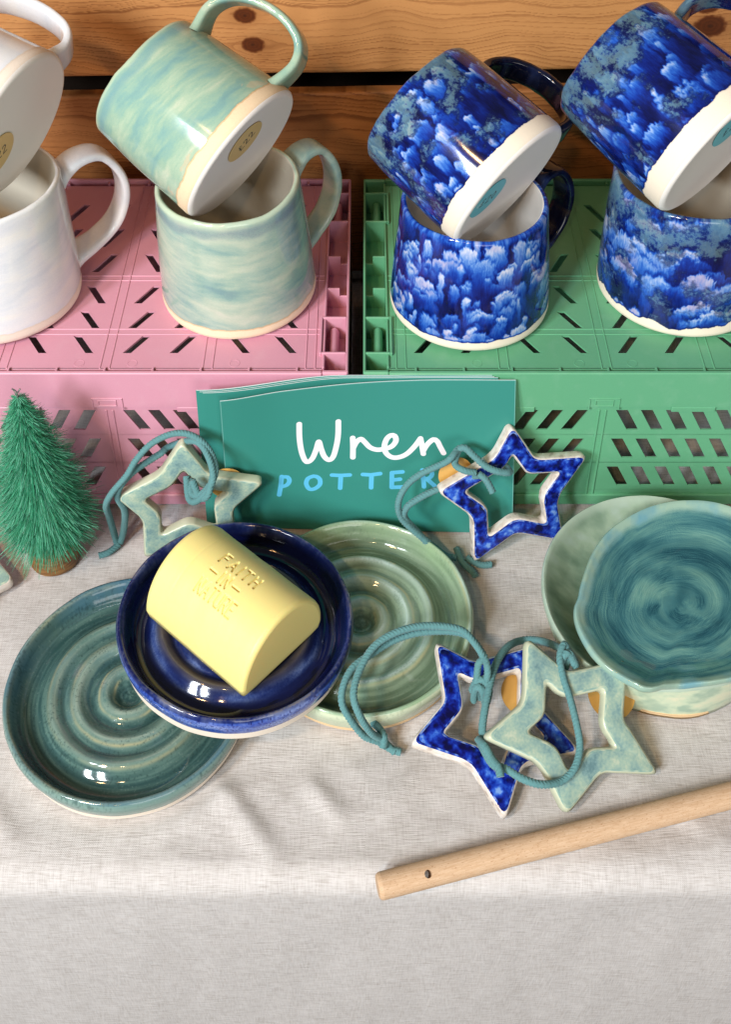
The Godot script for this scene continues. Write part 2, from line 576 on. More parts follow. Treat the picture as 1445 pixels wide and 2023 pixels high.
func sticker_mat(paper: Color, ink: Color, text: String, faint: bool) -> StandardMaterial3D:
	var w := 160
	var k := PackedFloat32Array()
	k.resize(w * w)
	k = write(k, w, w, text, Vector2(46, 102), Vector2(30, 38), 10.0, 2.2)
	var fm := PackedFloat32Array()
	fm.resize(w * w)
	if faint:
		for q in 6:
			fm = stroke(fm, w, w, [Vector2(22 + q * 5, 70 + (q % 2) * 10), Vector2(24 + q * 5, 84 + (q % 3) * 6)], 1.4)
	return textured(paint(w, w, func(x: int, y: int) -> Color:
		var c := paper.darkened(0.05 * absf(nz.get_noise_2d(x * 0.8, y * 0.8)))
		c = c.lerp(Color(0.9, 0.95, 0.95), fm[y * w + x] * 0.7)
		c = c.lerp(ink, k[y * w + x])
		return Color(c.r, c.g, c.b, 0.55)))


# ------------------------------------------------------------------ stars
func outline(pts: Array, grow: float, tip_cut: float) -> PackedVector2Array:
	# moves every side inwards by grow, then rounds every corner with five points
	var n := pts.size()
	var area := 0.0
	for i in n:
		area += (pts[i] as Vector2).cross(pts[(i + 1) % n])
	var sgn := signf(area)
	var moved := []
	for i in n:
		var p: Vector2 = pts[i]
		var d0: Vector2 = (p - pts[(i + n - 1) % n]).normalized()
		var d1: Vector2 = (pts[(i + 1) % n] - p).normalized()
		var n0 := Vector2(-d0.y, d0.x) * sgn
		var n1 := Vector2(-d1.y, d1.x) * sgn
		var b := (n0 + n1).normalized()
		moved.append(p + b * grow / maxf(b.dot(n0), 0.25))
	var out := PackedVector2Array()
	for i in n:
		var p2: Vector2 = moved[i]
		var a: Vector2 = moved[(i + n - 1) % n]
		var c: Vector2 = moved[(i + 1) % n]
		var cut := minf(tip_cut, minf(p2.distance_to(a), p2.distance_to(c)) * 0.4)
		var s := p2 + (a - p2).normalized() * cut
		var e := p2 + (c - p2).normalized() * cut
		for k in 6:
			var t := k / 5.0
			out.append(s.lerp(p2, t).lerp(p2.lerp(e, t), t))
	return out


func star(label: String, group: String, at: Vector3, X: Vector3, Y: Vector3, mm: Array, glaze: Material, edge: Material, thin: Material, thick: float, arm: float, sticker: Material, sp: Vector2, sr: float, sdrop: float) -> Node3D:
	X = X.normalized()
	Y = (Y - X * Y.dot(X)).normalized()
	var t := thing("star_ornament", label, "star ornament", Transform3D(Basis(X, Y, X.cross(Y)), at), group)
	var o: Array = []
	for k in range(0, mm.size(), 2):
		o.append(Vector2(mm[k], mm[k + 1]) * 0.001)
	var b := 0.0008
	var ring := [[arm - 0.0017, 0.0001, 0.004], [arm - 0.0009, -0.0002, 0.004], [arm, -b, 0.004], [arm, -thick + b * 0.7, 0.004], [arm - b, -thick, 0.004], [b, -thick, 0.004], [0.0, -thick + b * 0.7, 0.0045], [0.0, -b, 0.0045], [0.0009, -0.0002, 0.0045], [0.0017, 0.0001, 0.0045], [arm * 0.5, 0.0003, 0.0043], [arm - 0.0017, 0.0001, 0.004]]
	var loops := []
	for q in ring:
		loops.append(outline(o, q[0], q[2]))
	var n: int = loops[0].size()
	var m := Mb.new()
	m.grid(n, ring.size() - 1, func(i: int, j: int) -> Vector3:
		var p: Vector2 = loops[j][i % n]
		var wob := 0.0004 * nz.get_noise_2d(p.x * 120.0 + at.x * 900.0, p.y * 120.0)
		return Vector3(p.x + wob, p.y + wob, ring[j][1] + wob),
	func(i: int, j: int) -> Vector2:
		var p: Vector2 = loops[j][i % n]
		return Vector2(0.5 + p.x * 9.0, 0.5 - p.y * 9.0), true, true, func(j: int) -> int: return 2 if j == 0 or j == 8 else (0 if j > 8 else 1))
	part("star_body", m.build([glaze, edge, thin]), t)
	if sticker:
		var d := Mb.new()
		d.grid(36, 3, func(i: int, j: int) -> Vector3:
			var a := TAU * i / 36
			var r: float = [0.0, sr, sr, 0.0][j]
			return Vector3(sp.x + cos(a) * r, sp.y + sin(a) * r, -thick - sdrop - [0.0, 0.0, 0.0004, 0.0004][j]), null, true)
		part("price_sticker", d.build([sticker]), t)
	return t


func hang(t: Node3D, strands: Array, m: Material) -> void:
	for s in strands:
		var c := Mb.new()
		cord(c, s)
		var o := part("hanging_cord", c.build([m]), t)
		o.transform = t.transform.affine_inverse()


# ------------------------------------------------------------------ crates
func slot_cell(m: Mb, o: Array, q: Array, out: Vector3, depth: float) -> void:
	# a flat cell with a hole: four strips round the hole and the four walls of the hole
	for k in 4:
		var l := (k + 1) % 4
		m.face([o[k], o[l], q[l], q[k]], (o[0] + o[2]) * 0.5 - out)
		m.face([o[k] - out * depth, o[l] - out * depth, q[l] - out * depth, q[k] - out * depth], (o[0] + o[2]) * 0.5 + out)
		m.face([q[k], q[l], q[l] - out * depth, q[k] - out * depth], ((o[k] + o[l]) * 0.5) + (((o[k] + o[l]) * 0.5) - (q[0] + q[1] + q[2] + q[3]) * 0.25))


func plate_piece(m: Mb, o: Array, out: Vector3, depth: float) -> void:
	m.face(o, (o[0] + o[2]) * 0.5 - out)
	var u := []
	for p in o:
		u.append(p - out * depth)
	m.face(u, (o[0] + o[2]) * 0.5 + out)


func make_crate(label: String, m: Material, at: Vector3) -> Node3D:
	var t := thing("plastic_crate", label, "crate", Transform3D(Basis(), at), "upturned plastic crates holding the mugs")
	var S := 0.001
	var keep := Vector3(INF, 0, 0)
	var ms := [m]
	# lid with slanted slots
	var lid := Mb.new()
	var ly := 104.0
	var rows := [[-80.0, -66.0, 0, 0.0, 0.0], [-66.0, -39.0, 1, -60.5, -43.5], [-39.0, -15.5, 1, -36.5, -19.8], [-15.5, 8.3, 1, -13.0, 2.8], [8.3, 32.5, -1, 15.0, 29.5], [32.5, 52.3, -1, 36.0, 49.4], [52.3, 72.0, -1, 55.3, 68.6], [72.0, 80.3, 0, 0.0, 0.0]]
	var cols := [[0.0, 27.0, 16.6, 7.6], [27.0, 54.0, 41.6, 32.6], [54.0, 81.0, 62.6, 71.6], [81.0, 108.0, 87.6, 96.6]]
	for r in rows:
		var z0: float = r[0]
		var z1: float = r[1]
		for side in [-1.0, 1.0]:
			for c in cols:
				var o := []
				for p in [[c[0], z0], [c[1], z0], [c[1], z1], [c[0], z1]]:
					o.append(Vector3(p[0] * side, ly, p[1]) * S)
				if r[2] == 0:
					plate_piece(lid, o, Vector3.UP, 0.0006)
					continue
				var b0: float = c[2] if r[2] < 0 else c[3]
				var b1: float = c[3] if r[2] < 0 else c[2]
				var q := []
				for p in [[b0, r[3]], [b0 + 4.5, r[3]], [b1 + 4.5, r[4]], [b1, r[4]]]:
					q.append(Vector3(p[0] * side, ly, p[1]) * S)
				slot_cell(lid, o, q, Vector3.UP, 0.0013)
			var e := []
			for p in [[108.0, z0], [114.5, z0], [114.5, z1], [108.0, z1]]:
				e.append(Vector3(p[0] * side, ly, p[1]) * S)
			plate_piece(lid, e, Vector3.UP, 0.0013)
	part("lid_panel", lid.build(ms, keep), t)
	# raised pairs of lines that divide the lid
	for x in [-108.0, -54.0, 0.0, 54.0, 108.0]:
		for d in [-2.5, 2.5]:
			var rb := Mb.new()
			rb.box(Vector3(x + d - 0.4, ly - 0.5, -80) * S, Vector3(x + d + 0.4, ly + 0.45, 80.2) * S, 0.0003)
			part("lid_rib", rb.build(ms, keep), t)
	for z in [8.3, 52.3]:
		for d in [-2.0, 2.0]:
			var rb2 := Mb.new()
			rb2.box(Vector3(-114.4, ly - 0.5, z + d - 0.35) * S, Vector3(114.4, ly + 0.4, z + d + 0.35) * S, 0.00025)
			part("lid_rib", rb2.build(ms, keep), t)
	for x in [-14.0, 14.0, 68.0, -68.0]:   # round moulding marks
		var rg := Mb.new()
		rg.grid(20, 6, func(i: int, j: int) -> Vector3:
			var a := TAU * i / 20
			var b := TAU * j / 6
			return Vector3(x + cos(a) * (2.6 + 0.3 * cos(b)), ly + 0.0 + 0.14 * sin(b), 76.2 + sin(a) * (2.6 + 0.3 * cos(b))) * S, null, true, true)
		part("mould_mark", rg.build(ms), t)
	for side in [-1.0, 1.0]:
		var B := func(x0: float, y0: float, z0: float, x1: float, y1: float, z1: float, called: String, ch := 0.35) -> void:
			var q := Mb.new()
			var a := Vector3(x0 * side, y0, z0) * S
			var b := Vector3(x1 * side, y1, z1) * S
			q.box(Vector3(minf(a.x, b.x), a.y, a.z), Vector3(maxf(a.x, b.x), b.y, b.z), ch * S)
			part(called, q.build(ms, keep), t)
		B.call(126.6, 1.0, -84.5, 128.0, 106.0, 84.5, "side_wall", 0.5)
		B.call(114.3, 89.0, -81.0, 115.5, 105.4, 80.4, "rail_wall")
		B.call(115.4, 89.0, -82.0, 126.7, 90.4, 82.0, "rail_floor")
		for z in [-72.4, -10.5, 17.5]:
			B.call(115.4, 90.3, z - 0.6, 122.5, 104.6, z + 0.6, "rail_web", 0.25)
			B.call(122.4, 90.3, z - 0.6, 126.7, 99.0, z + 0.6, "rail_web", 0.25)
		for zz in [[42.3, 71.0], [-70.5, -41.0]]:
			B.call(112.4, 88.0, zz[0], 113.8, 106.3, zz[1], "socket_wall")
			B.call(113.7, 88.0, zz[0], 126.7, 106.2, zz[0] + 1.4, "socket_wall")
			B.call(113.7, 88.0, zz[1] - 1.4, 126.7, 106.2, zz[1], "socket_wall")
			var rod := Mb.new()
			var za: float = zz[0] + 4.0
			var zb: float = zz[1] - 3.5
			rod.grid(16, 3, func(i: int, j: int) -> Vector3:
				var a := TAU * i / 16
				var r: float = [0.0, 2.6, 2.6, 0.0][j]
				return Vector3(side * 120.0 + cos(a) * r, 97.0 + sin(a) * r * 1.6, [za, za, zb, zb][j]) * S, null, true)
			part("hinge_rod", rod.build(ms), t)
		# end of the long lips at the corner
		B.call(114.3, 80.0, 82.6, 128.0, 106.0, 85.4, "corner_post", 0.9)
		B.call(114.3, 80.0, -85.4, 128.0, 106.0, -82.6, "corner_post", 0.9)
	# long lips, front and back, with the groove between lip and lid
	for f in [1.0, -1.0]:
		var L := func(x0: float, y0: float, z0: float, x1: float, y1: float, z1: float, called: String, ch := 0.35) -> void:
			var q := Mb.new()
			q.box(Vector3(x0, y0, minf(z0 * f, z1 * f)) * S, Vector3(x1, y1, maxf(z0 * f, z1 * f)) * S, ch * S)
			part(called, q.build(ms, keep), t)
		L.call(-114.4, 80.3, 83.2, 114.4, 106.0, 85.7, "hinge_lip", 0.6)
		L.call(-114.4, 95.0, 80.2, 114.4, 100.6, 83.3, "groove_floor", 0.2)
		L.call(-114.4, 98.0, 79.4, 114.4, 104.0, 80.4, "lid_edge", 0.3)
		for k in 9:
			L.call(-101.0 + k * 25.2, 100.0, 80.3, -99.8 + k * 25.2, 105.2, 83.3, "groove_web", 0.2)
		for s2 in [-1.0, 1.0]:
			L.call(minf(s2 * 36.5, s2 * 60.0), 76.8, 83.4, maxf(s2 * 36.5, s2 * 60.0), 80.4, 85.5, "lip_step", 0.4)
		# latch
		L.call(-8.4, 79.2, 85.5, -7.4, 87.6, 86.2, "latch_frame", 0.25)
		L.call(7.4, 79.2, 85.5, 8.4, 87.6, 86.2, "latch_frame", 0.25)
		L.call(-8.4, 87.0, 85.5, 8.4, 87.9, 86.2, "latch_frame", 0.25)
		L.call(-5.0, 81.8, 85.5, 5.0, 82.7, 86.3, "latch_tongue", 0.25)
		L.call(-5.0, 86.0, 85.5, 5.0, 86.6, 86.2, "latch_tongue", 0.2)
		L.call(-5.0, 82.6, 85.5, -4.3, 86.1, 86.2, "latch_tongue", 0.2)
		L.call(4.3, 82.6, 85.5, 5.0, 86.1, 86.2, "latch_tongue", 0.2)
		L.call(-114.4, 1.0, 83.0, 114.4, 9.4, 85.5, "bottom_rail", 0.6)
		L.call(-2.4, 9.0, 83.9, -1.2, 77.5, 84.9, "divider_rib", 0.3)
		L.call(1.2, 9.0, 83.9, 2.4, 77.5, 84.9, "divider_rib", 0.3)
		# slotted wall
		var w := Mb.new()
		var zf: float = 84.2 * f
		var out := Vector3(0, 0, f)
		for row in [[80.5, 77.2, 61.8], [58.0, 54.8, 39.4], [35.4, 32.0, 16.2]]:
			var y1: float = row[0]
			var y0: float = row[2] - 3.6
			if f < 0.0:
				break
			for s3 in [-1.0, 1.0]:
				var sh := 7.6
				for k in 8:
					var xa: float = 2.6 + k * 13.35
					var V := func(x: float, y: float) -> Vector3: return Vector3(s3 * x, y, zf) * S
					var hs := sh
					var tot: float = sh * (y1 - y0) / (row[1] - row[2])
					slot_cell(w, [V.call(xa, y1), V.call(xa + 13.35, y1), V.call(xa + 13.35 + tot, y0), V.call(xa + tot, y0)], [V.call(xa + 3.0 + hs * (y1 - row[1]) / 15.4, row[1]), V.call(xa + 9.3 + hs * (y1 - row[1]) / 15.4, row[1]), V.call(xa + 9.3 + hs + hs * (y1 - row[1]) / 15.4, row[2]), V.call(xa + 3.0 + hs + hs * (y1 - row[1]) / 15.4, row[2])], out, 0.0009)
					if k == 0:
						plate_piece(w, [V.call(0.0, y1), V.call(xa, y1), V.call(xa + tot, y0), V.call(0.0, y0)], out, 0.002)
					if k == 7:
						plate_piece(w, [V.call(xa + 13.35, y1), V.call(126.6, y1), V.call(126.6, y0), V.call(xa + 13.35 + tot, y0)], out, 0.002)
		if f < 0.0:
			plate_piece(w, [Vector3(-126.6, 80.5, zf) * S, Vector3(126.6, 80.5, zf) * S, Vector3(126.6, 12.7, zf) * S, Vector3(-126.6, 12.7, zf) * S], out, 0.002)  # unseen back made solid, so less light enters the crate
		plate_piece(w, [Vector3(-126.6, 12.7, zf) * S, Vector3(126.6, 12.7, zf) * S, Vector3(126.6, 2.0, zf) * S, Vector3(-126.6, 2.0, zf) * S], out, 0.002)
		part("slotted_wall" if f > 0.0 else "closed_back_wall", w.build(ms, keep), t)
	return t


# ------------------------------------------------------------------ dishes
func dish_tex(w: int, h: int, f: Callable) -> StandardMaterial3D:
	return textured(paint(w, h, f))


func soap_dish(label: String, at: Vector3, up: Vector3, R: float, h: float, foot: float, glaze: Material, clay: Material, sd: float) -> Node3D:
	var Y := up.normalized()
	var X := Vector3.RIGHT.slide(Y).normalized()
	var t := thing("soap_dish", label, "soap dish", Transform3D(Basis(X, Y, X.cross(Y)), at), "round ridged soap dishes")
	var key := [[0.0, 0.34], [0.09, 0.35], [0.125, 0.46], [0.18, 0.62], [0.23, 0.60], [0.30, 0.47], [0.36, 0.54], [0.42, 0.67], [0.47, 0.63], [0.53, 0.56], [0.59, 0.66], [0.635, 0.70], [0.68, 0.56], [0.74, 0.40], [0.81, 0.35], [0.87, 0.44], [0.92, 0.74], [0.95, 0.96], [0.972, 1.0], [0.992, 0.96], [1.0, 0.86]]
	var prof := []
	var na := 74
	for k in na + 1:
		var r := float(k) / na
		var i := 0
		while i < key.size() - 2 and key[i + 1][0] < r:
			i += 1
		var f: float = (r - key[i][0]) / (key[i + 1][0] - key[i][0])
		var y := cubic_interpolate(key[i][1], key[i + 1][1], key[maxi(i - 1, 0)][1], key[mini(i + 2, key.size() - 1)][1], f)
		prof.append([r * R, y * h, r * 0.8])
	prof.append_array([[R * 0.998, h * 0.7, 0.84], [R * 0.985, h * 0.5, 0.88], [R * 0.972, h * foot + 0.0008, 0.96], [R * 0.968, h * foot, 0.99]])
	var cut := prof.size() - 1
	prof.append_array([[R * 0.962, h * foot * 0.9, 0.99], [R * 0.955, h * 0.06, 1.0], [R * 0.945, 0.0, 1.0], [R * 0.6, 0.0003, 1.0], [0.0, 0.0003, 1.0]])
	var nu := 120
	var m := Mb.new()
	m.grid(nu, prof.size() - 1, func(i: int, j: int) -> Vector3:
		var a := TAU * i / nu
		var r: float = prof[j][0]
		var y: float = prof[j][1]
		var k: float = r / R
		r *= 1.0 + 0.010 * k * nz.get_noise_3d(cos(a) * 0.7 + sd, 0.0, sin(a) * 0.7) + 0.006 * nz.get_noise_3d(cos(a) * 1.5 + sd, k * 4.0, sin(a) * 1.5)
		y *= 1.0 + 0.07 * k * nz.get_noise_3d(cos(a) * 0.9 + sd, 6.0 + k, sin(a) * 0.9)
		return Vector3(cos(a) * r, y, sin(a) * r),
	func(i: int, j: int) -> Vector2: return Vector2(float(i) / nu, clampf(prof[j][2], 0.003, 0.997)), true, false,
	func(j: int) -> int: return 0 if j < cut else 1)
	part("dish_body", m.build([glaze, clay]), t)
	return t


func ring_glaze(groove: Color, mid: Color, crest: Color, line: Color, rim: Color, outside: Color, sd: float, mottle: float) -> StandardMaterial3D:
	return dish_tex(720, 200, func(x: int, y: int) -> Color:
		var a := TAU * x / 720.0
		var r := y / 200.0 / 0.8
		var px := cos(a)
		var pz := sin(a)
		var st := nz.get_noise_3d(px * 0.9 + sd, r * 9.0, pz * 0.9)
		var st2 := nf.get_noise_3d(px * 0.8 + sd, r * 26.0, pz * 0.8)
		var cl := nz.get_noise_3d(px * r * 2.2 + sd, 4.0, pz * r * 2.2)
		var g := nz.get_noise_3d(px * r * 40.0, sd, pz * r * 40.0)
		st2 += 0.25 * nz.get_noise_3d(px * 2.2, r * 60.0 + sd, pz * 2.2)
		var rw := r + 0.012 * nz.get_noise_3d(px * 0.8, sd, pz * 0.8)
		var c := mid.lerp(rim, clampf(cl * 0.5, 0.0, 0.5)).lerp(groove, clampf(0.30 + st * 0.5 + st2 * 1.1, 0.0, 1.0) * 0.75)
		for q in [[0.05, 0.055, 0.8], [0.31, 0.045, 0.75], [0.54, 0.045, 0.35], [0.79, 0.085, 0.75]]:      # glaze pools in the hollows
			c = c.lerp(groove, q[2] * exp(-pow((rw - q[0]) / q[1], 2.0)) * clampf(0.85 + 0.6 * st + 0.7 * st2, 0.0, 1.0))
		for q in [[0.20, 0.045], [0.42, 0.05], [0.61, 0.035], [0.965, 0.025]]:                            # and breaks pale on the ridges
			c = c.lerp(crest, exp(-pow((rw - q[0]) / q[1], 2.0)) * clampf(0.65 + 0.5 * st + 0.8 * st2, 0.0, 0.95))
		var ln := 0.0
		for q2 in [[0.128, 0.010], [0.245, 0.010], [0.465, 0.013], [0.65, 0.012], [0.945, 0.009]]:
			ln = maxf(ln, exp(-pow((rw - q2[0]) / q2[1], 2.0)))
		c = c.lerp(line, ln * clampf(0.45 + 0.9 * nz.get_noise_3d(px * 0.8 + sd, r * 3.0, pz * 0.8), 0.0, 0.8))
		c = c.lerp(rim, sm(0.84, 0.93, r) * (1.0 - sm(0.985, 1.0, r)) * clampf(0.45 + 0.9 * nz.get_noise_3d(px * 1.0 - sd, 8.0, pz * 1.0), 0.0, 0.9))
		if r > 0.985:
			c = c.lerp(outside, 0.75 + 0.3 * st)
		c = c.lerp(groove.darkened(0.35), sm(0.25, 0.6, g + st * 0.6) * mottle)
		c = c.lerp(crest.lightened(0.15), sm(0.35, 0.6, -g - st * 0.4) * mottle * 0.7)
		return Color(c.r, c.g, c.b, 0.08 + 0.05 * absf(g)))


# round vessel whose rim radius follows a table of (degrees, millimetres); height(a) gives the rim height
func pot(t: Node3D, called: String, rim: Array, base_k: Callable, floor_y: float, floor_r: float, wall: float, rim_y: Callable, curve: float, glaze: Material, under: Material, sd: float) -> void:
	var R := func(a: float) -> float:
		var d := fposmod(rad_to_deg(a), 360.0)
		for k in rim.size():
			var p0: Array = rim[k]
			var p1: Array = rim[(k + 1) % rim.size()]
			var a1: float = p1[0] if k < rim.size() - 1 else p1[0] + 360.0
			var dd := d if d >= p0[0] else d + 360.0
			if dd >= p0[0] and dd <= a1:
				var pm: Array = rim[(k + rim.size() - 1) % rim.size()]
				var pn: Array = rim[(k + 2) % rim.size()]
				return cubic_interpolate(p0[1], p1[1], pm[1], pn[1], (dd - p0[0]) / (a1 - p0[0])) * 0.001
		return 0.05
	var nu := 140
	var n_in := 40
	var nv := n_in + 14
	var m := Mb.new()
	m.grid(nu, nv, func(i: int, j: int) -> Vector3:
		var a := TAU * i / nu
		var rr: float = R.call(a)
		var hy: float = rim_y.call(a)
		var k := 0.0
		var y := 0.0
		if j <= n_in:
			var s := float(j) / n_in
			k = s * 0.985
			y = floor_y + (hy - floor_y) * pow(clampf((s - floor_r) / (1.0 - floor_r), 0.0, 1.0), curve)
			y += 0.0005 * nz.get_noise_3d(cos(a) * s * 3.0 + sd, s * 5.0, sin(a) * s * 3.0)
			if s > 0.97:
				y -= (s - 0.97) * 0.004
		elif j <= n_in + 4:
			var e := (j - n_in) / 4.0
			k = 0.985 + 0.022 * sin(e * PI * 0.5)
			y = hy - 0.0006 - e * e * wall * 0.6
		else:
			var e2 := (j - n_in - 4) / 10.0
			var bk: float = base_k.call(a)
			k = lerpf(1.005, bk, pow(e2, 1.5)) if e2 < 0.8 else lerpf(lerpf(1.005, bk, pow(0.8, 1.5)), 0.0, (e2 - 0.8) / 0.2)
			y = lerpf(hy - wall * 0.6 - 0.0006, 0.0, minf(1.0, e2 / 0.8))
		return Vector3(cos(a) * rr * k, y, sin(a) * rr * k),
	func(i: int, j: int) -> Vector2:
		var a := TAU * i / nu
		var k := clampf(float(j) / n_in, 0.0, 1.0) * 0.47
		return Vector2(0.5 + cos(a) * k, 0.5 + sin(a) * k), true, false,
	func(j: int) -> int: return 0 if j < n_in + 4 else 1)
	part(called, m.build([glaze, under]), t)


# ------------------------------------------------------------------ wood
func board_tex(w: int, h: int, per_m: float, x0: float, y0: float, knots: Array, sd: float, light: Color, dark: Color) -> StandardMaterial3D:
	return textured(paint(w, h, func(x: int, y: int) -> Color:
		var px := x0 + x / per_m
		var py := y0 - y / per_m
		var push := 0.0
		var kn := 0.0
		var halo := 0.0
		for q in knots:
			var dx: float = px - q[0]
			var dy: float = py - q[1]
			var d: float = sqrt(dx * dx * 0.45 + dy * dy) / q[2]
			push += signf(dy) * q[2] * 1.5 * exp(-d * 0.55) * (1.0 - exp(-absf(dy) / (q[2] * 0.5)))
			kn = maxf(kn, 1.0 - sm(0.72, 1.0, sqrt(dx * dx * 0.6 + dy * dy) / q[2] + 0.25 * 0.5 * nz.get_noise_2d(px * 220.0, py * 220.0)))
			halo = maxf(halo, exp(-d * d * 0.45))
		var g := py - push + 0.012 * nf.get_noise_2d(px * 3.0 + sd, py * 5.0) + 0.006 * nz.get_noise_2d(px * 9.0, py * 14.0 + sd)
		var q2 := g * 310.0 + 2.2 * nz.get_noise_2d(g * 60.0, sd)
		var fr := q2 - floorf(q2)
		var ring := pow(fr, 3.2) * (1.0 - sm(0.93, 1.0, fr))
		var fib := nz.get_noise_2d(px * 90.0, g * 2600.0)
		var fib2 := nf.get_noise_2d(px * 25.0 + 50.0, g * 900.0)
		var tone := nf.get_noise_2d(px * 2.0 + sd, g * 60.0)
		var c := light.lerp(dark, clampf(ring * (0.68 + 0.5 * tone) + 0.10 * fib + 0.14 * fib2 + 0.12 * tone, 0.0, 1.0))
		c = c.lerp(dark, halo * 0.45)
		if kn > 0.0:
			var best := 9.0
			for q in knots:
				best = minf(best, Vector2((px - q[0]) * 0.78, py - q[1]).length() / q[2])
			var kr := 0.5 + 0.5 * sin(best * 22.0 + 2.0 * nz.get_noise_2d(px * 300.0, py * 300.0))
			c = c.lerp(c8(86, 40, 16).lerp(c8(50, 24, 12), kr * 0.35 + 0.6 * (1.0 - sm(0.0, 0.3, best))), kn * 0.92)
		return Color(c.r, c.g, c.b, 0.42 + 0.12 * ring)), 0.35)


func _ready() -> void:
	rng.seed = 11
	nz.noise_type = FastNoiseLite.TYPE_SIMPLEX_SMOOTH
	nz.frequency = 1.0
	nz.seed = 5
	nf.noise_type = FastNoiseLite.TYPE_SIMPLEX_SMOOTH
	nf.frequency = 1.0
	nf.seed = 21
	nf.fractal_type = FastNoiseLite.FRACTAL_FBM
	nf.fractal_octaves = 4

	# ---------------- camera, air, lamps
	var cam := Camera3D.new()
	cam.name = "camera"
	add_child(cam)
	cam.position = Vector3(0, 0.566, 0)
	cam.rotation_degrees = Vector3(-35.6, 0, 0)
	var near := 0.05
	cam.projection = Camera3D.PROJECTION_FRUSTUM
	cam.keep_aspect = Camera3D.KEEP_HEIGHT
	cam.near = near
	cam.far = 20.0
	cam.size = 2.0 * 1011.5 / 2420.0 * near
	cam.frustum_offset = Vector2(0, -(1011.5 - 320.0) / 2420.0 * near)
	cam.current = true
	var env := Environment.new()
	env.background_mode = Environment.BG_COLOR
	env.background_color = Color(0.38, 0.375, 0.37)
	env.tonemap_mode = Environment.TONE_MAPPER_LINEAR
	env.tonemap_exposure = 1.0
	env.sdfgi_enabled = true
	env.ssao_enabled = true
	env.ssil_enabled = true
	var we := WorldEnvironment.new()
	we.name = "air"
	we.environment = env
	add_child(we)
	var lamp := func(called: String, from: Vector3, to: Vector3, size: Vector2, energy: float, colour: Color) -> void:
		var l := AreaLight3D.new()
		l.name = called
		add_child(l)
		l.look_at_from_position(from, to, Vector3.UP)
		l.area_size = size
		l.light_energy = energy
		l.light_color = colour
		l.shadow_enabled = true
		l.area_range = 8.0
	for k in [-1.0, 1.0]:   # two tall panels out of view, placed for front-left light and paired highlights
		lamp.call("unseen_left_light", Vector3(-0.98 + 0.15 * k, 1.18, 0.86 + 0.13 * k), Vector3(0.0, 0.05, -0.4), Vector2(0.20, 0.50), 2.6, Color(0.945, 0.975, 1.0))
	lamp.call("unseen_front_light", Vector3(0.55, 0.50, 1.55), Vector3(0.05, 0.1, -0.45), Vector2(1.1, 1.0), 1.45, Color(1.0, 0.99, 0.98))  # broad light out of view, placed to brighten the tipped mug bases
	lamp.call("unseen_warm_lamp", Vector3(-0.62, 1.35, 0.35), Vector3(0, 0.1, -0.45), Vector2(0.12, 0.05), 0.60, Color(1.0, 0.80, 0.56))  # out of view, placed for the warm highlights on the tipped mugs

	lamp.call("unseen_warm_lamp", Vector3(-0.25, 1.30, 0.75), Vector3(0, 0.1, -0.45), Vector2(0.07, 0.07), 0.30, Color(1.0, 0.84, 0.62))  # second warm lamp, out of view, placed for small glints on the glaze

	# ---------------- setting: added ground and gap panel, cloth, boards
	var fl := Mb.new()
	fl.box(Vector3(-3, -0.80, -3), Vector3(3, -0.76, 3), 0.002)
	structure("added_floor", fl.build([mat(c8(110, 98, 88), 0.7)], Vector3(INF, 0, 0)))  # added ground out of view, blocks background light from below
	var bk := Mb.new()
	bk.box(Vector3(-0.7, -0.1, -0.712), Vector3(0.7, 0.45, -0.70), 0.002)
	structure("gap_shade_panel", bk.build([mat(c8(38, 28, 22), 0.8, 0.2)], Vector3(INF, 0, 0)))  # added panel; its dark colour stands for the shade in the board gap
	cloth()
	boards()

	# ---------------- crates
	var pink := plastic(c8(208, 148, 167))
	var green := plastic(c8(98, 166, 126))
	var crate := make_crate("pale pink plastic crate upside down, mint green and white mugs on its slotted top", pink, Vector3(-0.1371, 0, -0.5393))
	var crate2 := crate.duplicate() as Node3D
	crate2.name = numbered("plastic_crate")
	add_child(crate2, true)
	crate2.position = Vector3(0.1268, 0, -0.5393)
	crate2.set_meta("label", "mint green plastic crate upside down, blue mugs on its slotted top")
	for o in crate2.get_children():
		(o as MeshInstance3D).material_override = green

	mugs()
	cards()
	dishes()
	ornaments()
	tree()
	soap()
	stick()


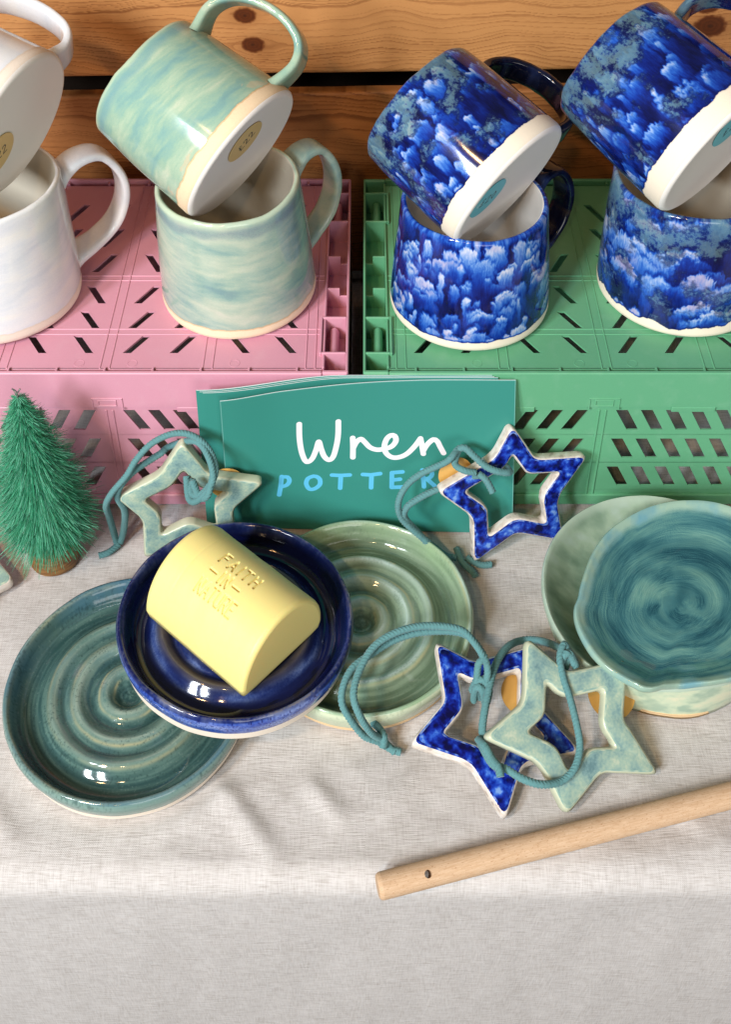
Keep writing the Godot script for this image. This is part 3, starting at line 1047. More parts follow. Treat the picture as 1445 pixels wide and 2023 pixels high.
func cloth() -> void:
	var folds := [[-0.075, -0.302, -0.035, -0.255, 0.0033, 0.006], [-0.03, -0.300, -0.008, -0.275, 0.0027, 0.005], [0.004, -0.278, 0.028, -0.306, 0.0023, 0.004], [-0.16, -0.262, -0.06, -0.285, 0.0012, 0.008], [-0.2, -0.38, -0.15, -0.34, 0.0007, 0.008], [0.06, -0.41, 0.10, -0.39, 0.0006, 0.008], [0.09, -0.262, 0.2, -0.268, 0.0012, 0.006], [-0.10, -0.268, -0.045, -0.300, 0.0021, 0.0045], [0.03, -0.262, 0.07, -0.292, 0.0018, 0.005], [-0.19, -0.30, -0.15, -0.262, 0.0021, 0.006], [0.12, -0.30, 0.17, -0.262, 0.0012, 0.006]]
	var height := func(x: float, z: float) -> float:
		var y := 0.0010 * nz.get_noise_2d(x * 14.0, z * 22.0) + 0.0006 * nz.get_noise_2d(x * 45.0 + z * 30.0, z * 40.0)
		for f in folds:
			var a := Vector2(f[0], f[1])
			var b := Vector2(f[2], f[3])
			var p := Vector2(x, z)
			var t := clampf((p - a).dot(b - a) / (b - a).length_squared(), 0.0, 1.0)
			var d: float = p.distance_to(a.lerp(b, t)) / f[5]
			y += f[4] * exp(-d * d) * sin(t * PI)
		return y - 0.0012
	var nu := 300
	var nv := 230
	var zs := PackedFloat32Array()   # length along the cloth, row by row
	for j in nv + 1:
		var f := float(j) / nv
		zs.append(lerpf(0.0, 0.41, f / 0.72) if f < 0.72 else 0.41 + pow((f - 0.72) / 0.28, 1.6) * 0.55 + (f - 0.72) * 0.06)
	var m := Mb.new()
	m.grid(nu, nv, func(i: int, j: int) -> Vector3:
		var x := lerpf(-0.42, 0.42, float(i) / nu)
		var s := zs[j]
		var z := -0.675 + s
		var ze := -0.2605
		var r := 0.010
		var arc := r * 1.63
		if z < ze:
			return Vector3(x, height.call(x, z), z)
		var over := z - ze
		var h0: float = height.call(x, ze) * (1.0 - sm(0.0, 0.03, over))
		if over < arc:
			var a := over / r
			return Vector3(x, -r + r * cos(a) + h0, ze + r * sin(a) + h0)
		var d := over - arc
		var ripple := 0.0016 * nz.get_noise_2d(x * 9.0, d * 3.0 + 5.0) + 0.0009 * nz.get_noise_2d(x * 26.0, d * 6.0)
		return Vector3(x, -r + r * cos(1.63) - d * sin(1.63), ze + r * sin(1.63) + d * cos(1.63) + ripple * sm(0.0, 0.04, d)),
	func(i: int, j: int) -> Vector2: return Vector2(lerpf(-0.42, 0.42, float(i) / nu), zs[j]) / 0.24)
	var n := 1024
	var threads := func(x: int, y: int) -> float:
		# uneven flax threads, both ways
		var a := nf.get_noise_2d(x * 0.016, y * 0.55 + 0.4 * nz.get_noise_2d(x * 0.02, y * 0.1))
		var b := nf.get_noise_2d(x * 0.55, y * 0.016 + 300.0)
		return a * 0.6 + b * 0.45
	var tex := paint(n, n, func(x: int, y: int) -> Color:
		var t: float = threads.call(x, y)
		var big := nf.get_noise_2d(x * 0.006, y * 0.009 + 90.0)
		var slub := nf.get_noise_2d(x * 0.010 + 70.0, y * 0.22)
		var c := c8(182, 178, 175).lerp(c8(208, 205, 203), clampf(0.5 + t * 1.0, 0.0, 1.0))
		c = c.lerp(c8(148, 140, 133), clampf(-t * 0.75 + 0.10 * big + sm(0.30, 0.6, slub) * 0.4, 0.0, 0.75))
		return Color(c.r, c.g, c.b, 0.88))
	var mt := textured(tex, 0.25)
	mt.normal_enabled = true
	mt.normal_texture = bumps(n, n, 5.0, func(x: int, y: int) -> float:
		return 0.5 + 0.25 * threads.call(x, y) + 0.12 * sin(x * 1.57) * sin(y * 1.57))
	mt.normal_scale = 0.55
	var o := whole("tablecloth", m.build([mt], Vector3(0, 1, 0.3)), "crumpled natural linen cloth over the table, hanging down its front edge", "tablecloth")
	o.name = "tablecloth"


func boards() -> void:
	var grp := "pine boards of the slatted back"
	var x0 := -0.36
	var data := [
		["broad upper pine board with dark knots above the black gap", 0.1690, 0.335, [[-0.0690, 0.2115, 0.0060], [-0.0655, 0.1915, 0.0062], [0.2065, 0.2140, 0.0062], [0.2100, 0.2000, 0.0085], [0.36, 0.26, 0.008]], 3.0, c8(198, 142, 88), c8(118, 70, 36)],
		["lower pine board below the black gap, half hidden by the crates", 0.008, 0.1562, [[-0.26, 0.09, 0.007]], 17.0, c8(178, 118, 68), c8(102, 58, 28)]]  # darker tones than the upper board put its shade into the colour
	for d in data:
		var y0: float = d[1]
		var y1: float = d[2]
		var tex := board_tex(1440, 340, 2000.0, x0, y1, d[3], d[4], d[5], d[6])
		var m := Mb.new()
		# rounded long edges
		var sec := [[y1, -0.6525], [y1, -0.6475], [y1 - 0.0006, -0.6458], [y1 - 0.0022, -0.645], [y0 + 0.0045, -0.645], [y0 + 0.0018, -0.6457], [y0 + 0.0004, -0.6475], [y0, -0.650], [y0, -0.6525]]
		m.grid(40, sec.size() - 1, func(i: int, j: int) -> Vector3:
			return Vector3(lerpf(x0, -x0, i / 40.0), sec[j][0] + 0.0006 * nz.get_noise_2d(i * 0.3, y0 * 50.0) * (1.0 if j > 4 or j < 3 else 0.0), sec[j][1]),
		func(i: int, j: int) -> Vector2: return Vector2(i / 40.0, (y1 - sec[j][0]) * 2000.0 / 340.0))
		var o := whole("pine_board", m.build([tex], Vector3(0, 0, 1)), d[0], "board", grp)
		o.rotation.z = 0.0158
		o.position = Vector3(0.0, 0.0014, 0.0)


func mugs() -> void:
	var clay := mat(c8(232, 222, 206), 0.85, 0.3)
	var white_clay := mat(c8(238, 234, 228), 0.85, 0.3)
	var cream := mat(c8(204, 194, 176), 0.35, 0.5)
	var grp := "pairs of mugs, the upper one tipped into the lower"
	var W := 768
	var H := 300
	var mint := [c8(116, 154, 154), c8(128, 166, 158), c8(146, 176, 156), c8(164, 186, 162), c8(188, 196, 174)]
	var mint2 := [c8(122, 152, 154), c8(140, 168, 160), c8(160, 180, 166), c8(178, 190, 172), c8(192, 196, 180)]
	var snow := [c8(206, 212, 222), c8(216, 220, 226), c8(224, 226, 230), c8(230, 230, 230), c8(234, 232, 228)]
	var g1 := textured(brushed_glaze(W, H, mint2, c8(190, 206, 180), c8(104, 122, 138), c8(234, 212, 180), c8(186, 148, 104), 0.105, 0.02, 0.0, 0.0))
	var g2 := textured(brushed_glaze(W, H, mint, c8(186, 204, 174), c8(100, 144, 158), c8(232, 206, 170), c8(190, 146, 98), 0.135, 0.02, 23.0, 0.5))
	var w1 := textured(brushed_glaze(W, H, snow, c8(226, 226, 226), c8(216, 218, 224), c8(234, 220, 204), c8(216, 200, 180), 0.10, 0.02, 51.0, 0.0))
	var b1 := textured(drip_glaze(1024, 320, 3, 430, 14.0, 92.0, 0.0, 0.45, 0.105, 0.018, 1.15))
	var b2 := textured(drip_glaze(1024, 320, 8, 290, 14.0, 74.0, 0.85, 0.25, 0.155, 0.02, 1.12))
	var b3 := textured(drip_glaze(1024, 320, 14, 210, 23.0, 120.0, 0.75, 0.6, 0.105, 0.045, 1.1))
	var b4 := textured(drip_glaze(1024, 320, 19, 290, 15.0, 80.0, 0.85, 0.2, 0.165, 0.025, 0.95))
	var dark := textured(paint(128, 256, func(x: int, y: int) -> Color:
		var k := nf.get_noise_2d(x * 0.03, y * 0.03)
		var c := c8(10, 14, 36).lerp(c8(34, 46, 84), sm(0.0, 0.5, k)).lerp(c8(52, 44, 40), sm(0.15, 0.5, -k))
		return Color(c.r, c.g, c.b, 0.1)))
	var tan := sticker_mat(c8(222, 190, 128), c8(40, 36, 34), "L22", false)
	var aqua := sticker_mat(c8(112, 200, 214), c8(24, 50, 66), "L20", true)
	var aqua2 := sticker_mat(c8(112, 200, 214), c8(24, 50, 66), "L22", false)
	var R := func(deg: float) -> Vector3: return Vector3(cos(deg_to_rad(deg)), 0, sin(deg_to_rad(deg)))
	var up := Vector3.UP
	var top := 0.1046
	# standing mugs
	mug("mug", "pale green mug standing on the pink crate, a mint mug tipped into it", grp, Vector3(-0.0711, top, -0.5221), Vector3(-0.03, 1, 0.01), R.call(-38.0), 0.0433, 0.0385, 0.0765, g1, cream, clay, 0.0295, 0.0145, 1.0)
	mug("mug", "bright cobalt mug with white dripping glaze standing at the left of the green crate", grp, Vector3(0.0578, top, -0.5125), Vector3(0.0, 1, -0.03), R.call(-38.0), 0.0441, 0.0388, 0.0690, b1, white_clay, clay, 0.031, 0.0150, 12.0, false, dark)
	mug("mug", "plain white mug standing on the pink crate at the left edge", grp, Vector3(-0.2066, top, -0.5173), Vector3(0.015, 1, -0.05), R.call(-32.0), 0.0463, 0.0430, 0.0775, w1, cream, clay, 0.0355, 0.0160, 23.0)
	mug("mug", "blue and lilac mug with grey green patch standing right on the green crate", grp, Vector3(0.1797, top, -0.5269), Vector3(-0.04, 1, -0.02), R.call(-20.0), 0.0477, 0.0432, 0.0765, b3, cream, clay, 0.036, 0.016, 34.0)
	# tipped mugs
	mug("mug", "mint green mug tipped on its side, its handle up against the upper board", grp, Vector3(-0.0626, 0.2018, -0.5139), Vector3(-0.775, 0.399, -0.491), Vector3(0.60, 0.67, -0.43), 0.0412, 0.0370, 0.0685, g2, cream, white_clay, 0.0300, 0.0180, 45.0, true, null, tan, 0.0074, 0.0130)
	mug("mug", "dark blue mug with green speckles tipped into the cobalt mug, blue sticker on its base", grp, Vector3(0.0738, 0.1931, -0.4989), Vector3(-0.698, 0.364, -0.617), Vector3(0.55, 0.08, -0.83), 0.0400, 0.0377, 0.0673, b2, cream, white_clay, 0.034, 0.0155, 56.0, true, dark, aqua, -0.0215, 0.0067)
	mug("mug", "dark blue mug tipped into the lilac blue mug at the right edge", grp, Vector3(0.1755, 0.2173, -0.4950), Vector3(-0.648, 0.315, -0.694), Vector3(0.72, 0.42, -0.58), 0.0408, 0.0371, 0.0753, b4, cream, white_clay, 0.036, 0.0150, 67.0, true, null, aqua2, 0.0035, 0.0235)
	mug("mug", "white mug tipped into the plain white mug at the left edge, showing its bare base", grp, Vector3(-0.1772, 0.2159, -0.5190), Vector3(-0.884, 0.300, -0.359), Vector3(0.48, 0.25, -0.82), 0.0424, 0.0385, 0.0740, w1, cream, white_clay, 0.027, 0.0180, 78.0, true, null, tan, -0.0172, -0.0034)


func cards() -> void:
	var w := 1024
	var h := 680
	var white := PackedFloat32Array()
	white.resize(w * h)
	var blue := PackedFloat32Array()
	blue.resize(w * h)
	var V := func(q: Array) -> Array:
		var out := []
		for k in range(0, q.size(), 2):
			out.append(Vector3(q[k] * w, q[k + 1] * h, 0))
		var o2 := []
		for p in spline(out, 6.0):
			o2.append(Vector2(p.x, p.y))
		return o2
	var S := func(q: Array) -> Array:
		var out := []
		for k in range(0, q.size(), 2):
			out.append(Vector2(q[k] * w, q[k + 1] * h))
		return out
	for q in [[0.259, 0.232, 0.2586, 0.332, 0.264, 0.424, 0.275, 0.489, 0.286, 0.501, 0.301, 0.477, 0.314, 0.421, 0.324, 0.364, 0.3315, 0.414, 0.342, 0.469, 0.358, 0.495, 0.373, 0.472, 0.385, 0.395, 0.391, 0.323, 0.3925, 0.237],
			[0.441, 0.352, 0.4416, 0.416, 0.4407, 0.484], [0.4415, 0.424, 0.4534, 0.382, 0.469, 0.362, 0.4825, 0.384, 0.5006, 0.420, 0.525, 0.437, 0.553, 0.431, 0.576, 0.416, 0.590, 0.381, 0.586, 0.349, 0.572, 0.345, 0.558, 0.368, 0.550, 0.415, 0.555, 0.4575, 0.573, 0.487, 0.597, 0.491, 0.626, 0.470, 0.654, 0.4205, 0.675, 0.3675],
			[0.675, 0.3675, 0.681, 0.422, 0.685, 0.468], [0.685, 0.448, 0.699, 0.406, 0.719, 0.375, 0.733, 0.386, 0.743, 0.421, 0.7553, 0.463]]:
		white = stroke(white, w, h, V.call(q), 10.0)
	for q in [[0.1929, 0.598, 0.188, 0.671, 0.1817, 0.738], [0.3674, 0.602, 0.397, 0.6065, 0.429, 0.605], [0.398, 0.607, 0.395, 0.697], [0.475, 0.603, 0.5026, 0.607, 0.535, 0.599], [0.505, 0.607, 0.503, 0.696], [0.6127, 0.588, 0.576, 0.5935, 0.575, 0.694, 0.612, 0.691], [0.5756, 0.644, 0.604, 0.638], [0.682, 0.576, 0.685, 0.630, 0.688, 0.689], [0.698, 0.636, 0.7264, 0.684], [0.759, 0.567, 0.778, 0.610, 0.796, 0.564], [0.778, 0.610, 0.7795, 0.675]]:
		blue = stroke(blue, w, h, S.call(q), 8.5)
	for q in [[0.193, 0.603, 0.213, 0.605, 0.219, 0.634, 0.2095, 0.664, 0.1896, 0.676], [0.303, 0.605, 0.284, 0.620, 0.277, 0.658, 0.287, 0.697, 0.305, 0.6975, 0.324, 0.668, 0.3245, 0.629, 0.3135, 0.609, 0.303, 0.605], [0.682, 0.579, 0.706, 0.5775, 0.716, 0.602, 0.706, 0.630, 0.685, 0.6365]]:
		blue = stroke(blue, w, h, V.call(q), 8.5)
	var teal := c8(54, 134, 123)
	var print_tex := textured(paint(w, h, func(x: int, y: int) -> Color:
		var c := teal
		if x < 3 or y < 3 or x > w - 4:
			c = c.lightened(0.25)
		var k := y * w + x
		c = c.lerp(c8(240, 232, 238), white[k])
		c = c.lerp(c8(92, 186, 226), blue[k])
		return Color(c.r, c.g, c.b, 0.42)), 0.4)
	var plain := mat(teal, 0.42, 0.4)
	var paper := mat(c8(226, 236, 238), 0.7, 0.3)
	var zt := [[0.0, -0.4365], [0.2, -0.4432], [0.44, -0.4488], [0.68, -0.4513], [1.0, -0.4513]]
	var curve := func(s: float) -> float:
		var i := 0
		while i < 3 and s > zt[i + 1][0]:
			i += 1
		var f: float = (s - zt[i][0]) / (zt[i + 1][0] - zt[i][0])
		return cubic_interpolate(zt[i][1], zt[i + 1][1], zt[maxi(i - 1, 0)][1], zt[mini(i + 2, 4)][1], f)
	var names := ["front card of the teal stack, with white and blue lettering", "second card of the teal stack, a wide plain strip showing at the left", "third card from the front in the teal stack, a thin strip showing", "fourth card from the front in the teal stack, a thin strip showing", "rearmost card of the teal stack, against the crates"]
	var dx := [0.0, -0.0092, -0.0110, -0.0122, -0.0129]
	var dy := [0.0, 0.0006, 0.0009, 0.0015, 0.0012]
	for c in 5:
		var m := Mb.new()
		var nu := 40
		var back := -0.00045 * c - (0.0006 if c > 0 else 0.0)
		var th := 0.00035
		var P := func(i: int, t: float, d: float) -> Vector3:
			var s := float(i) / nu
			var lo := Vector3(-0.0765 + s * 0.1585 + dx[c], 0.0, -0.4390 + 0.0041 * s)
			var z: float = curve.call(s)
			if c > 0:
				z = minf(z, -0.4405 - 0.0107 * sm(0.0, 0.5, s))
				lo.z = minf(lo.z, -0.4405 + 0.004 * s)
			var hi := Vector3(-0.0743 + s * 0.1525 + dx[c], 0.1035 + dy[c], z)
			var p := lo.lerp(hi, t)
			p.z += back - d
			return p
		m.grid(nu, 12, func(i: int, j: int) -> Vector3: return P.call(i, 1.0 - j / 12.0, 0.0))
		m.grid(nu, 12, func(i: int, j: int) -> Vector3: return P.call(nu - i, 1.0 - j / 12.0, th), null, false, false, func(_j: int) -> int: return 1)
		for i in nu:
			m.quad(P.call(i, 1.0, 0.0), P.call(i + 1, 1.0, 0.0), P.call(i + 1, 1.0, th), P.call(i, 1.0, th), 1)
		for k in 12:
			m.quad(P.call(0, k / 12.0, th), P.call(0, k / 12.0, 0.0), P.call(0, (k + 1) / 12.0, 0.0), P.call(0, (k + 1) / 12.0, th), 1)
			m.quad(P.call(nu, k / 12.0, 0.0), P.call(nu, k / 12.0, th), P.call(nu, (k + 1) / 12.0, th), P.call(nu, (k + 1) / 12.0, 0.0), 1)
		whole("shop_card", m.build([print_tex if c == 0 else plain, paper]), names[c], "card", "stack of teal shop cards against the crates")


func dishes() -> void:
	var clay := mat(c8(228, 216, 200), 0.85, 0.3)
	var tan := mat(c8(222, 192, 150), 0.85, 0.3)
	var teal := ring_glaze(c8(40, 68, 68), c8(90, 120, 112), c8(142, 160, 146), c8(172, 164, 126), c8(56, 96, 122), c8(120, 148, 140), 2.0, 0.35)
	var sage := ring_glaze(c8(84, 106, 84), c8(140, 162, 138), c8(180, 202, 194), c8(190, 182, 136), c8(140, 168, 130), c8(198, 206, 178), 31.0, 0.15)
	var cobalt := dish_tex(720, 200, func(x: int, y: int) -> Color:
		var a := TAU * x / 720.0
		var px := cos(a)
		var pz := sin(a)
		var r := y / 200.0 / 0.8 + 0.010 * nz.get_noise_3d(px * 1.5, 2.0, pz * 1.5)
		var st := nf.get_noise_3d(px * 1.6 + 64.0, r * 12.0, pz * 1.6)
		var g := nz.get_noise_3d(px * r * 26.0, 9.0, pz * r * 26.0)
		var g2 := nz.get_noise_3d(px * r * 60.0, 3.0, pz * r * 60.0)
		var c := c8(12, 18, 58).lerp(c8(8, 10, 30), sm(0.0, 0.4, st))
		for q in [[0.09, 0.05], [0.27, 0.045], [0.50, 0.050], [0.69, 0.045]]:      # thin blue where the ridges slope
			var k := exp(-pow((r - q[0]) / q[1], 2.0))
			c = c.lerp(c8(24, 46, 112).lerp(c8(98, 118, 168), clampf(0.35 + st + 0.5 * g2, 0.0, 1.0)), k * clampf(0.75 + 0.7 * st, 0.0, 1.0))
		for q2 in [[0.19, 0.035], [0.40, 0.045], [0.605, 0.035]]:                   # brownish grey on the crests
			c = c.lerp(c8(92, 86, 84), exp(-pow((r - q2[0]) / (q2[1] * 1.5), 2.0)) * clampf(0.95 + 0.6 * st, 0.0, 0.95))
		c = c.lerp(c8(20, 38, 108).lerp(c8(104, 120, 168), clampf(0.40 + st * 1.2 + g * 0.6, 0.0, 1.0)), sm(0.90, 0.955, r) * clampf(0.6 + 0.7 * st, 0.0, 1.0))
		c = c.lerp(c8(112, 106, 108), exp(-pow((r - 0.972) / 0.012, 2.0)) * clampf(0.35 + st + g, 0.0, 0.9))
		if r > 0.995:
			c = c8(40, 70, 160).lerp(c8(118, 138, 196), clampf(0.45 + st + 0.5 * g, 0.0, 1.0)).lerp(c8(16, 24, 84), sm(0.1, 0.5, g2))
		return Color(c.r, c.g, c.b, 0.08 + 0.05 * absf(g)))
	soap_dish("teal ridged soap dish at the left, partly under the blue dish", Vector3(-0.1148, 0, -0.3352), Vector3.UP, 0.0600, 0.0165, 0.30, teal, clay, 1.0)
	soap_dish("sage green ridged soap dish in the middle, right of the blue dish", Vector3(-0.0024, 0, -0.3745), Vector3.UP, 0.0576, 0.0165, 0.26, sage, tan, 9.0)
	var n := Vector3(0.066, 1, -0.056).normalized()
	soap_dish("cobalt blue soap dish resting on two green dishes, yellow soap in it", Vector3(-0.0634, 0.0368, -0.359) - n * 0.0172, n, 0.0579, 0.0172, 0.34, cobalt, clay, 17.0)

	# spoon rests at the right
	var pale := textured(paint(384, 384, func(x: int, y: int) -> Color:
		var s := nf.get_noise_2d(x * 0.012, y * 0.02)
		var g := nz.get_noise_2d(x * 0.5, y * 0.5)
		var c := ramp([c8(112, 138, 118), c8(136, 160, 140), c8(156, 178, 156), c8(168, 188, 174)], 0.45 + s * 0.8 + g * 0.06)
		var r := Vector2(x - 192, y - 192).length() / 192.0 / 0.94
		c = c.lerp(c8(96, 122, 102), (1.0 - sm(0.55, 0.86, r + 0.06 * s)) * 0.55).lerp(c8(182, 200, 184), sm(0.93, 0.985, r) * 0.7)
		return Color(c.r, c.g, c.b, 0.10)))
	var under := textured(paint(384, 384, func(x: int, y: int) -> Color:
		var s := nf.get_noise_2d(x * 0.02, y * 0.03)
		var c := ramp([c8(150, 176, 156), c8(190, 206, 178), c8(212, 212, 182)], 0.5 + s * 1.1)
		return Color(c.r, c.g, c.b, 0.15)))
	var under_tri := under
	under_tri.uv1_triplanar = true
	under_tri.uv1_scale = Vector3(7, 7, 7)
	var t := thing("spoon_rest", "pale sage green bowl under the teal plate at the right edge", "bowl", Transform3D(Basis(), Vector3(0.150, 0, -0.377)))
	var rim := [[0.0, 60.0], [30.0, 59.0], [67.0, 53.0], [96.0, 50.5], [112.0, 51.5], [124.0, 54.0], [136.0, 58.4], [150.0, 60.2], [180.0, 60.2], [210.0, 60.3], [240.0, 60.4], [270.0, 60.6], [300.0, 60.5], [330.0, 60.0]]
	pot(t, "bowl_body", rim, func(a: float) -> float: return lerpf(0.74, 0.985, pow(maxf(0.0, sin(a)), 1.5)), 0.007, 0.45, 0.005, func(a: float) -> float: return 0.030 - 0.0055 * exp(-pow((rad_to_deg(a) - 112.0) / 26.0, 2.0)), 1.8, pale, under_tri, 3.0)
	var foot := Mb.new()
	foot.grid(80, 3, func(i: int, j: int) -> Vector3:
		var a := TAU * i / 80
		var k := lerpf(0.742, 0.992, pow(maxf(0.0, sin(a)), 1.5)) * 0.001
		var q := fposmod(rad_to_deg(a), 360.0)
		var r := 60.0
		for e in rim.size() - 1:
			if q >= rim[e][0] and q <= rim[e + 1][0]:
				r = lerpf(rim[e][1], rim[e + 1][1], (q - rim[e][0]) / (rim[e + 1][0] - rim[e][0]))
		return Vector3(cos(a) * r * k, 0, sin(a) * r * k) * [0.0, 1.004, 1.006, 0.0][j] + Vector3(0, [0.0, 0.0, 0.0032, 0.0032][j], 0), null, true)
	part("bare_foot", foot.build([tan]), t, "bare tan clay foot")

	var pn := 640
	var wet := PackedFloat32Array()
	wet.resize(pn * pn)
	wet.fill(0.50)
	var r2 := RandomNumberGenerator.new()
	r2.seed = 77
	for k in 150:   # strokes of a loaded brush, turned on the wheel
		var rad := lerpf(0.03, 0.86, sqrt(r2.randf())) * 320.0
		var cx := 320.0 + r2.randf_range(-26, 26) - 12.0
		var cy := 320.0 + r2.randf_range(-22, 22) - 8.0
		var a0 := r2.randf() * TAU
		var span := r2.randf_range(0.7, 2.6)
		var wd := r2.randf_range(9.0, 34.0)
		var tone := (0.02 if r2.randf() < 0.5 else 0.95) + r2.randf_range(-0.1, 0.1) - 0.15 * exp(-pow(rad / 120.0, 2.0))
		var drift := r2.randf_range(-30.0, 30.0)
		var sd := r2.randf() * 100.0
		var steps := int(span * rad / 1.1) + 6
		for q in steps:
			var f := float(q) / steps
			var a := a0 + span * f
			var soft := sin(f * PI)
			for o in range(int(-wd), int(wd) + 1):
				var rr := rad + o + drift * f
				var x := int(cx + cos(a) * rr)
				var y := int(cy + sin(a) * rr)
				if x < 0 or y < 0 or x >= pn or y >= pn:
					continue
				var br := clampf(0.45 + 0.75 * nz.get_noise_2d(o * 0.24 + sd, f * 2.5), 0.0, 1.0) * (1.0 - pow(absf(o / wd), 3.0)) * soft
				wet[y * pn + x] = lerpf(wet[y * pn + x], tone, br * 0.52)
	var swirl := textured(paint(pn, pn, func(x: int, y: int) -> Color:
		var dx := (x - 320.0) / 320.0
		var dy := (y - 320.0) / 320.0
		var r := sqrt(dx * dx + dy * dy) / 0.94
		var cl := nz.get_noise_2d(dx * 2.6 + 3.0, dy * 2.6)
		var g := nz.get_noise_2d(x * 0.45, y * 0.45)
		var q := 0.47 + (wet[y * pn + x] - 0.47) * 1.25 + g * 0.05 + 0.10 * cl
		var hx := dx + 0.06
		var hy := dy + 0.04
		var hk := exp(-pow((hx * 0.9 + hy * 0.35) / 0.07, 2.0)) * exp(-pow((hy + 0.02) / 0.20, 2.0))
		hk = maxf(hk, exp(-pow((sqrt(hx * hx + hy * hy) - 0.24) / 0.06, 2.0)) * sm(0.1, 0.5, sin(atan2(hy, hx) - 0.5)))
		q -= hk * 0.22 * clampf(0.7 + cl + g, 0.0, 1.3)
		var c := ramp([c8(18, 54, 68), c8(38, 84, 94), c8(66, 114, 118), c8(92, 138, 132), c8(118, 158, 146)], q)
		var e := r + 0.025 * cl + 0.012 * g
		c = c.lerp(c8(26, 76, 96), exp(-pow((e - 0.885) / 0.014, 2.0)) * 0.4 * sm(-0.2, 0.3, cl))
		c = c.lerp(c8(166, 190, 168).lerp(c8(112, 160, 174), clampf(0.25 + cl * 1.2, 0.0, 1.0)), sm(0.88, 0.95, e) * 0.8)
		return Color(c.r, c.g, c.b, 0.07 + 0.04 * absf(g))))
	var n2 := Vector3(0, 1, 0.12).normalized()
	var X := Vector3.RIGHT
	var t2 := thing("spoon_rest", "teal swirled plate with a pinched lip, on top of the sage bowl", "plate", Transform3D(Basis(X, n2, X.cross(n2)), Vector3(0.1605, 0.038, -0.3665) - n2 * 0.0125))
	var rim2 := [[0.0, 57.0], [30.0, 47.0], [74.0, 41.6], [96.7, 42.2], [108.0, 44.0], [115.7, 47.9], [120.2, 52.2], [125.0, 54.6], [129.5, 55.0], [148.7, 58.4], [158.4, 59.0], [169.0, 58.9], [176.6, 57.4], [181.7, 54.6], [196.6, 52.1], [210.8, 51.4], [226.4, 51.5], [243.1, 51.8], [261.9, 54.0], [281.2, 57.4], [291.6, 59.7], [301.1, 61.6], [330.0, 63.0]]
	pot(t2, "plate_body", rim2, func(_a: float) -> float: return 0.80, 0.004, 0.62, 0.0045, func(a: float) -> float: return 0.0125 - 0.003 * exp(-pow((rad_to_deg(a) - 106.0) / 9.0, 2.0)) + 0.0012 * exp(-pow((rad_to_deg(a) - 122.0) / 8.0, 2.0)), 1.7, swirl, under_tri, 5.0)


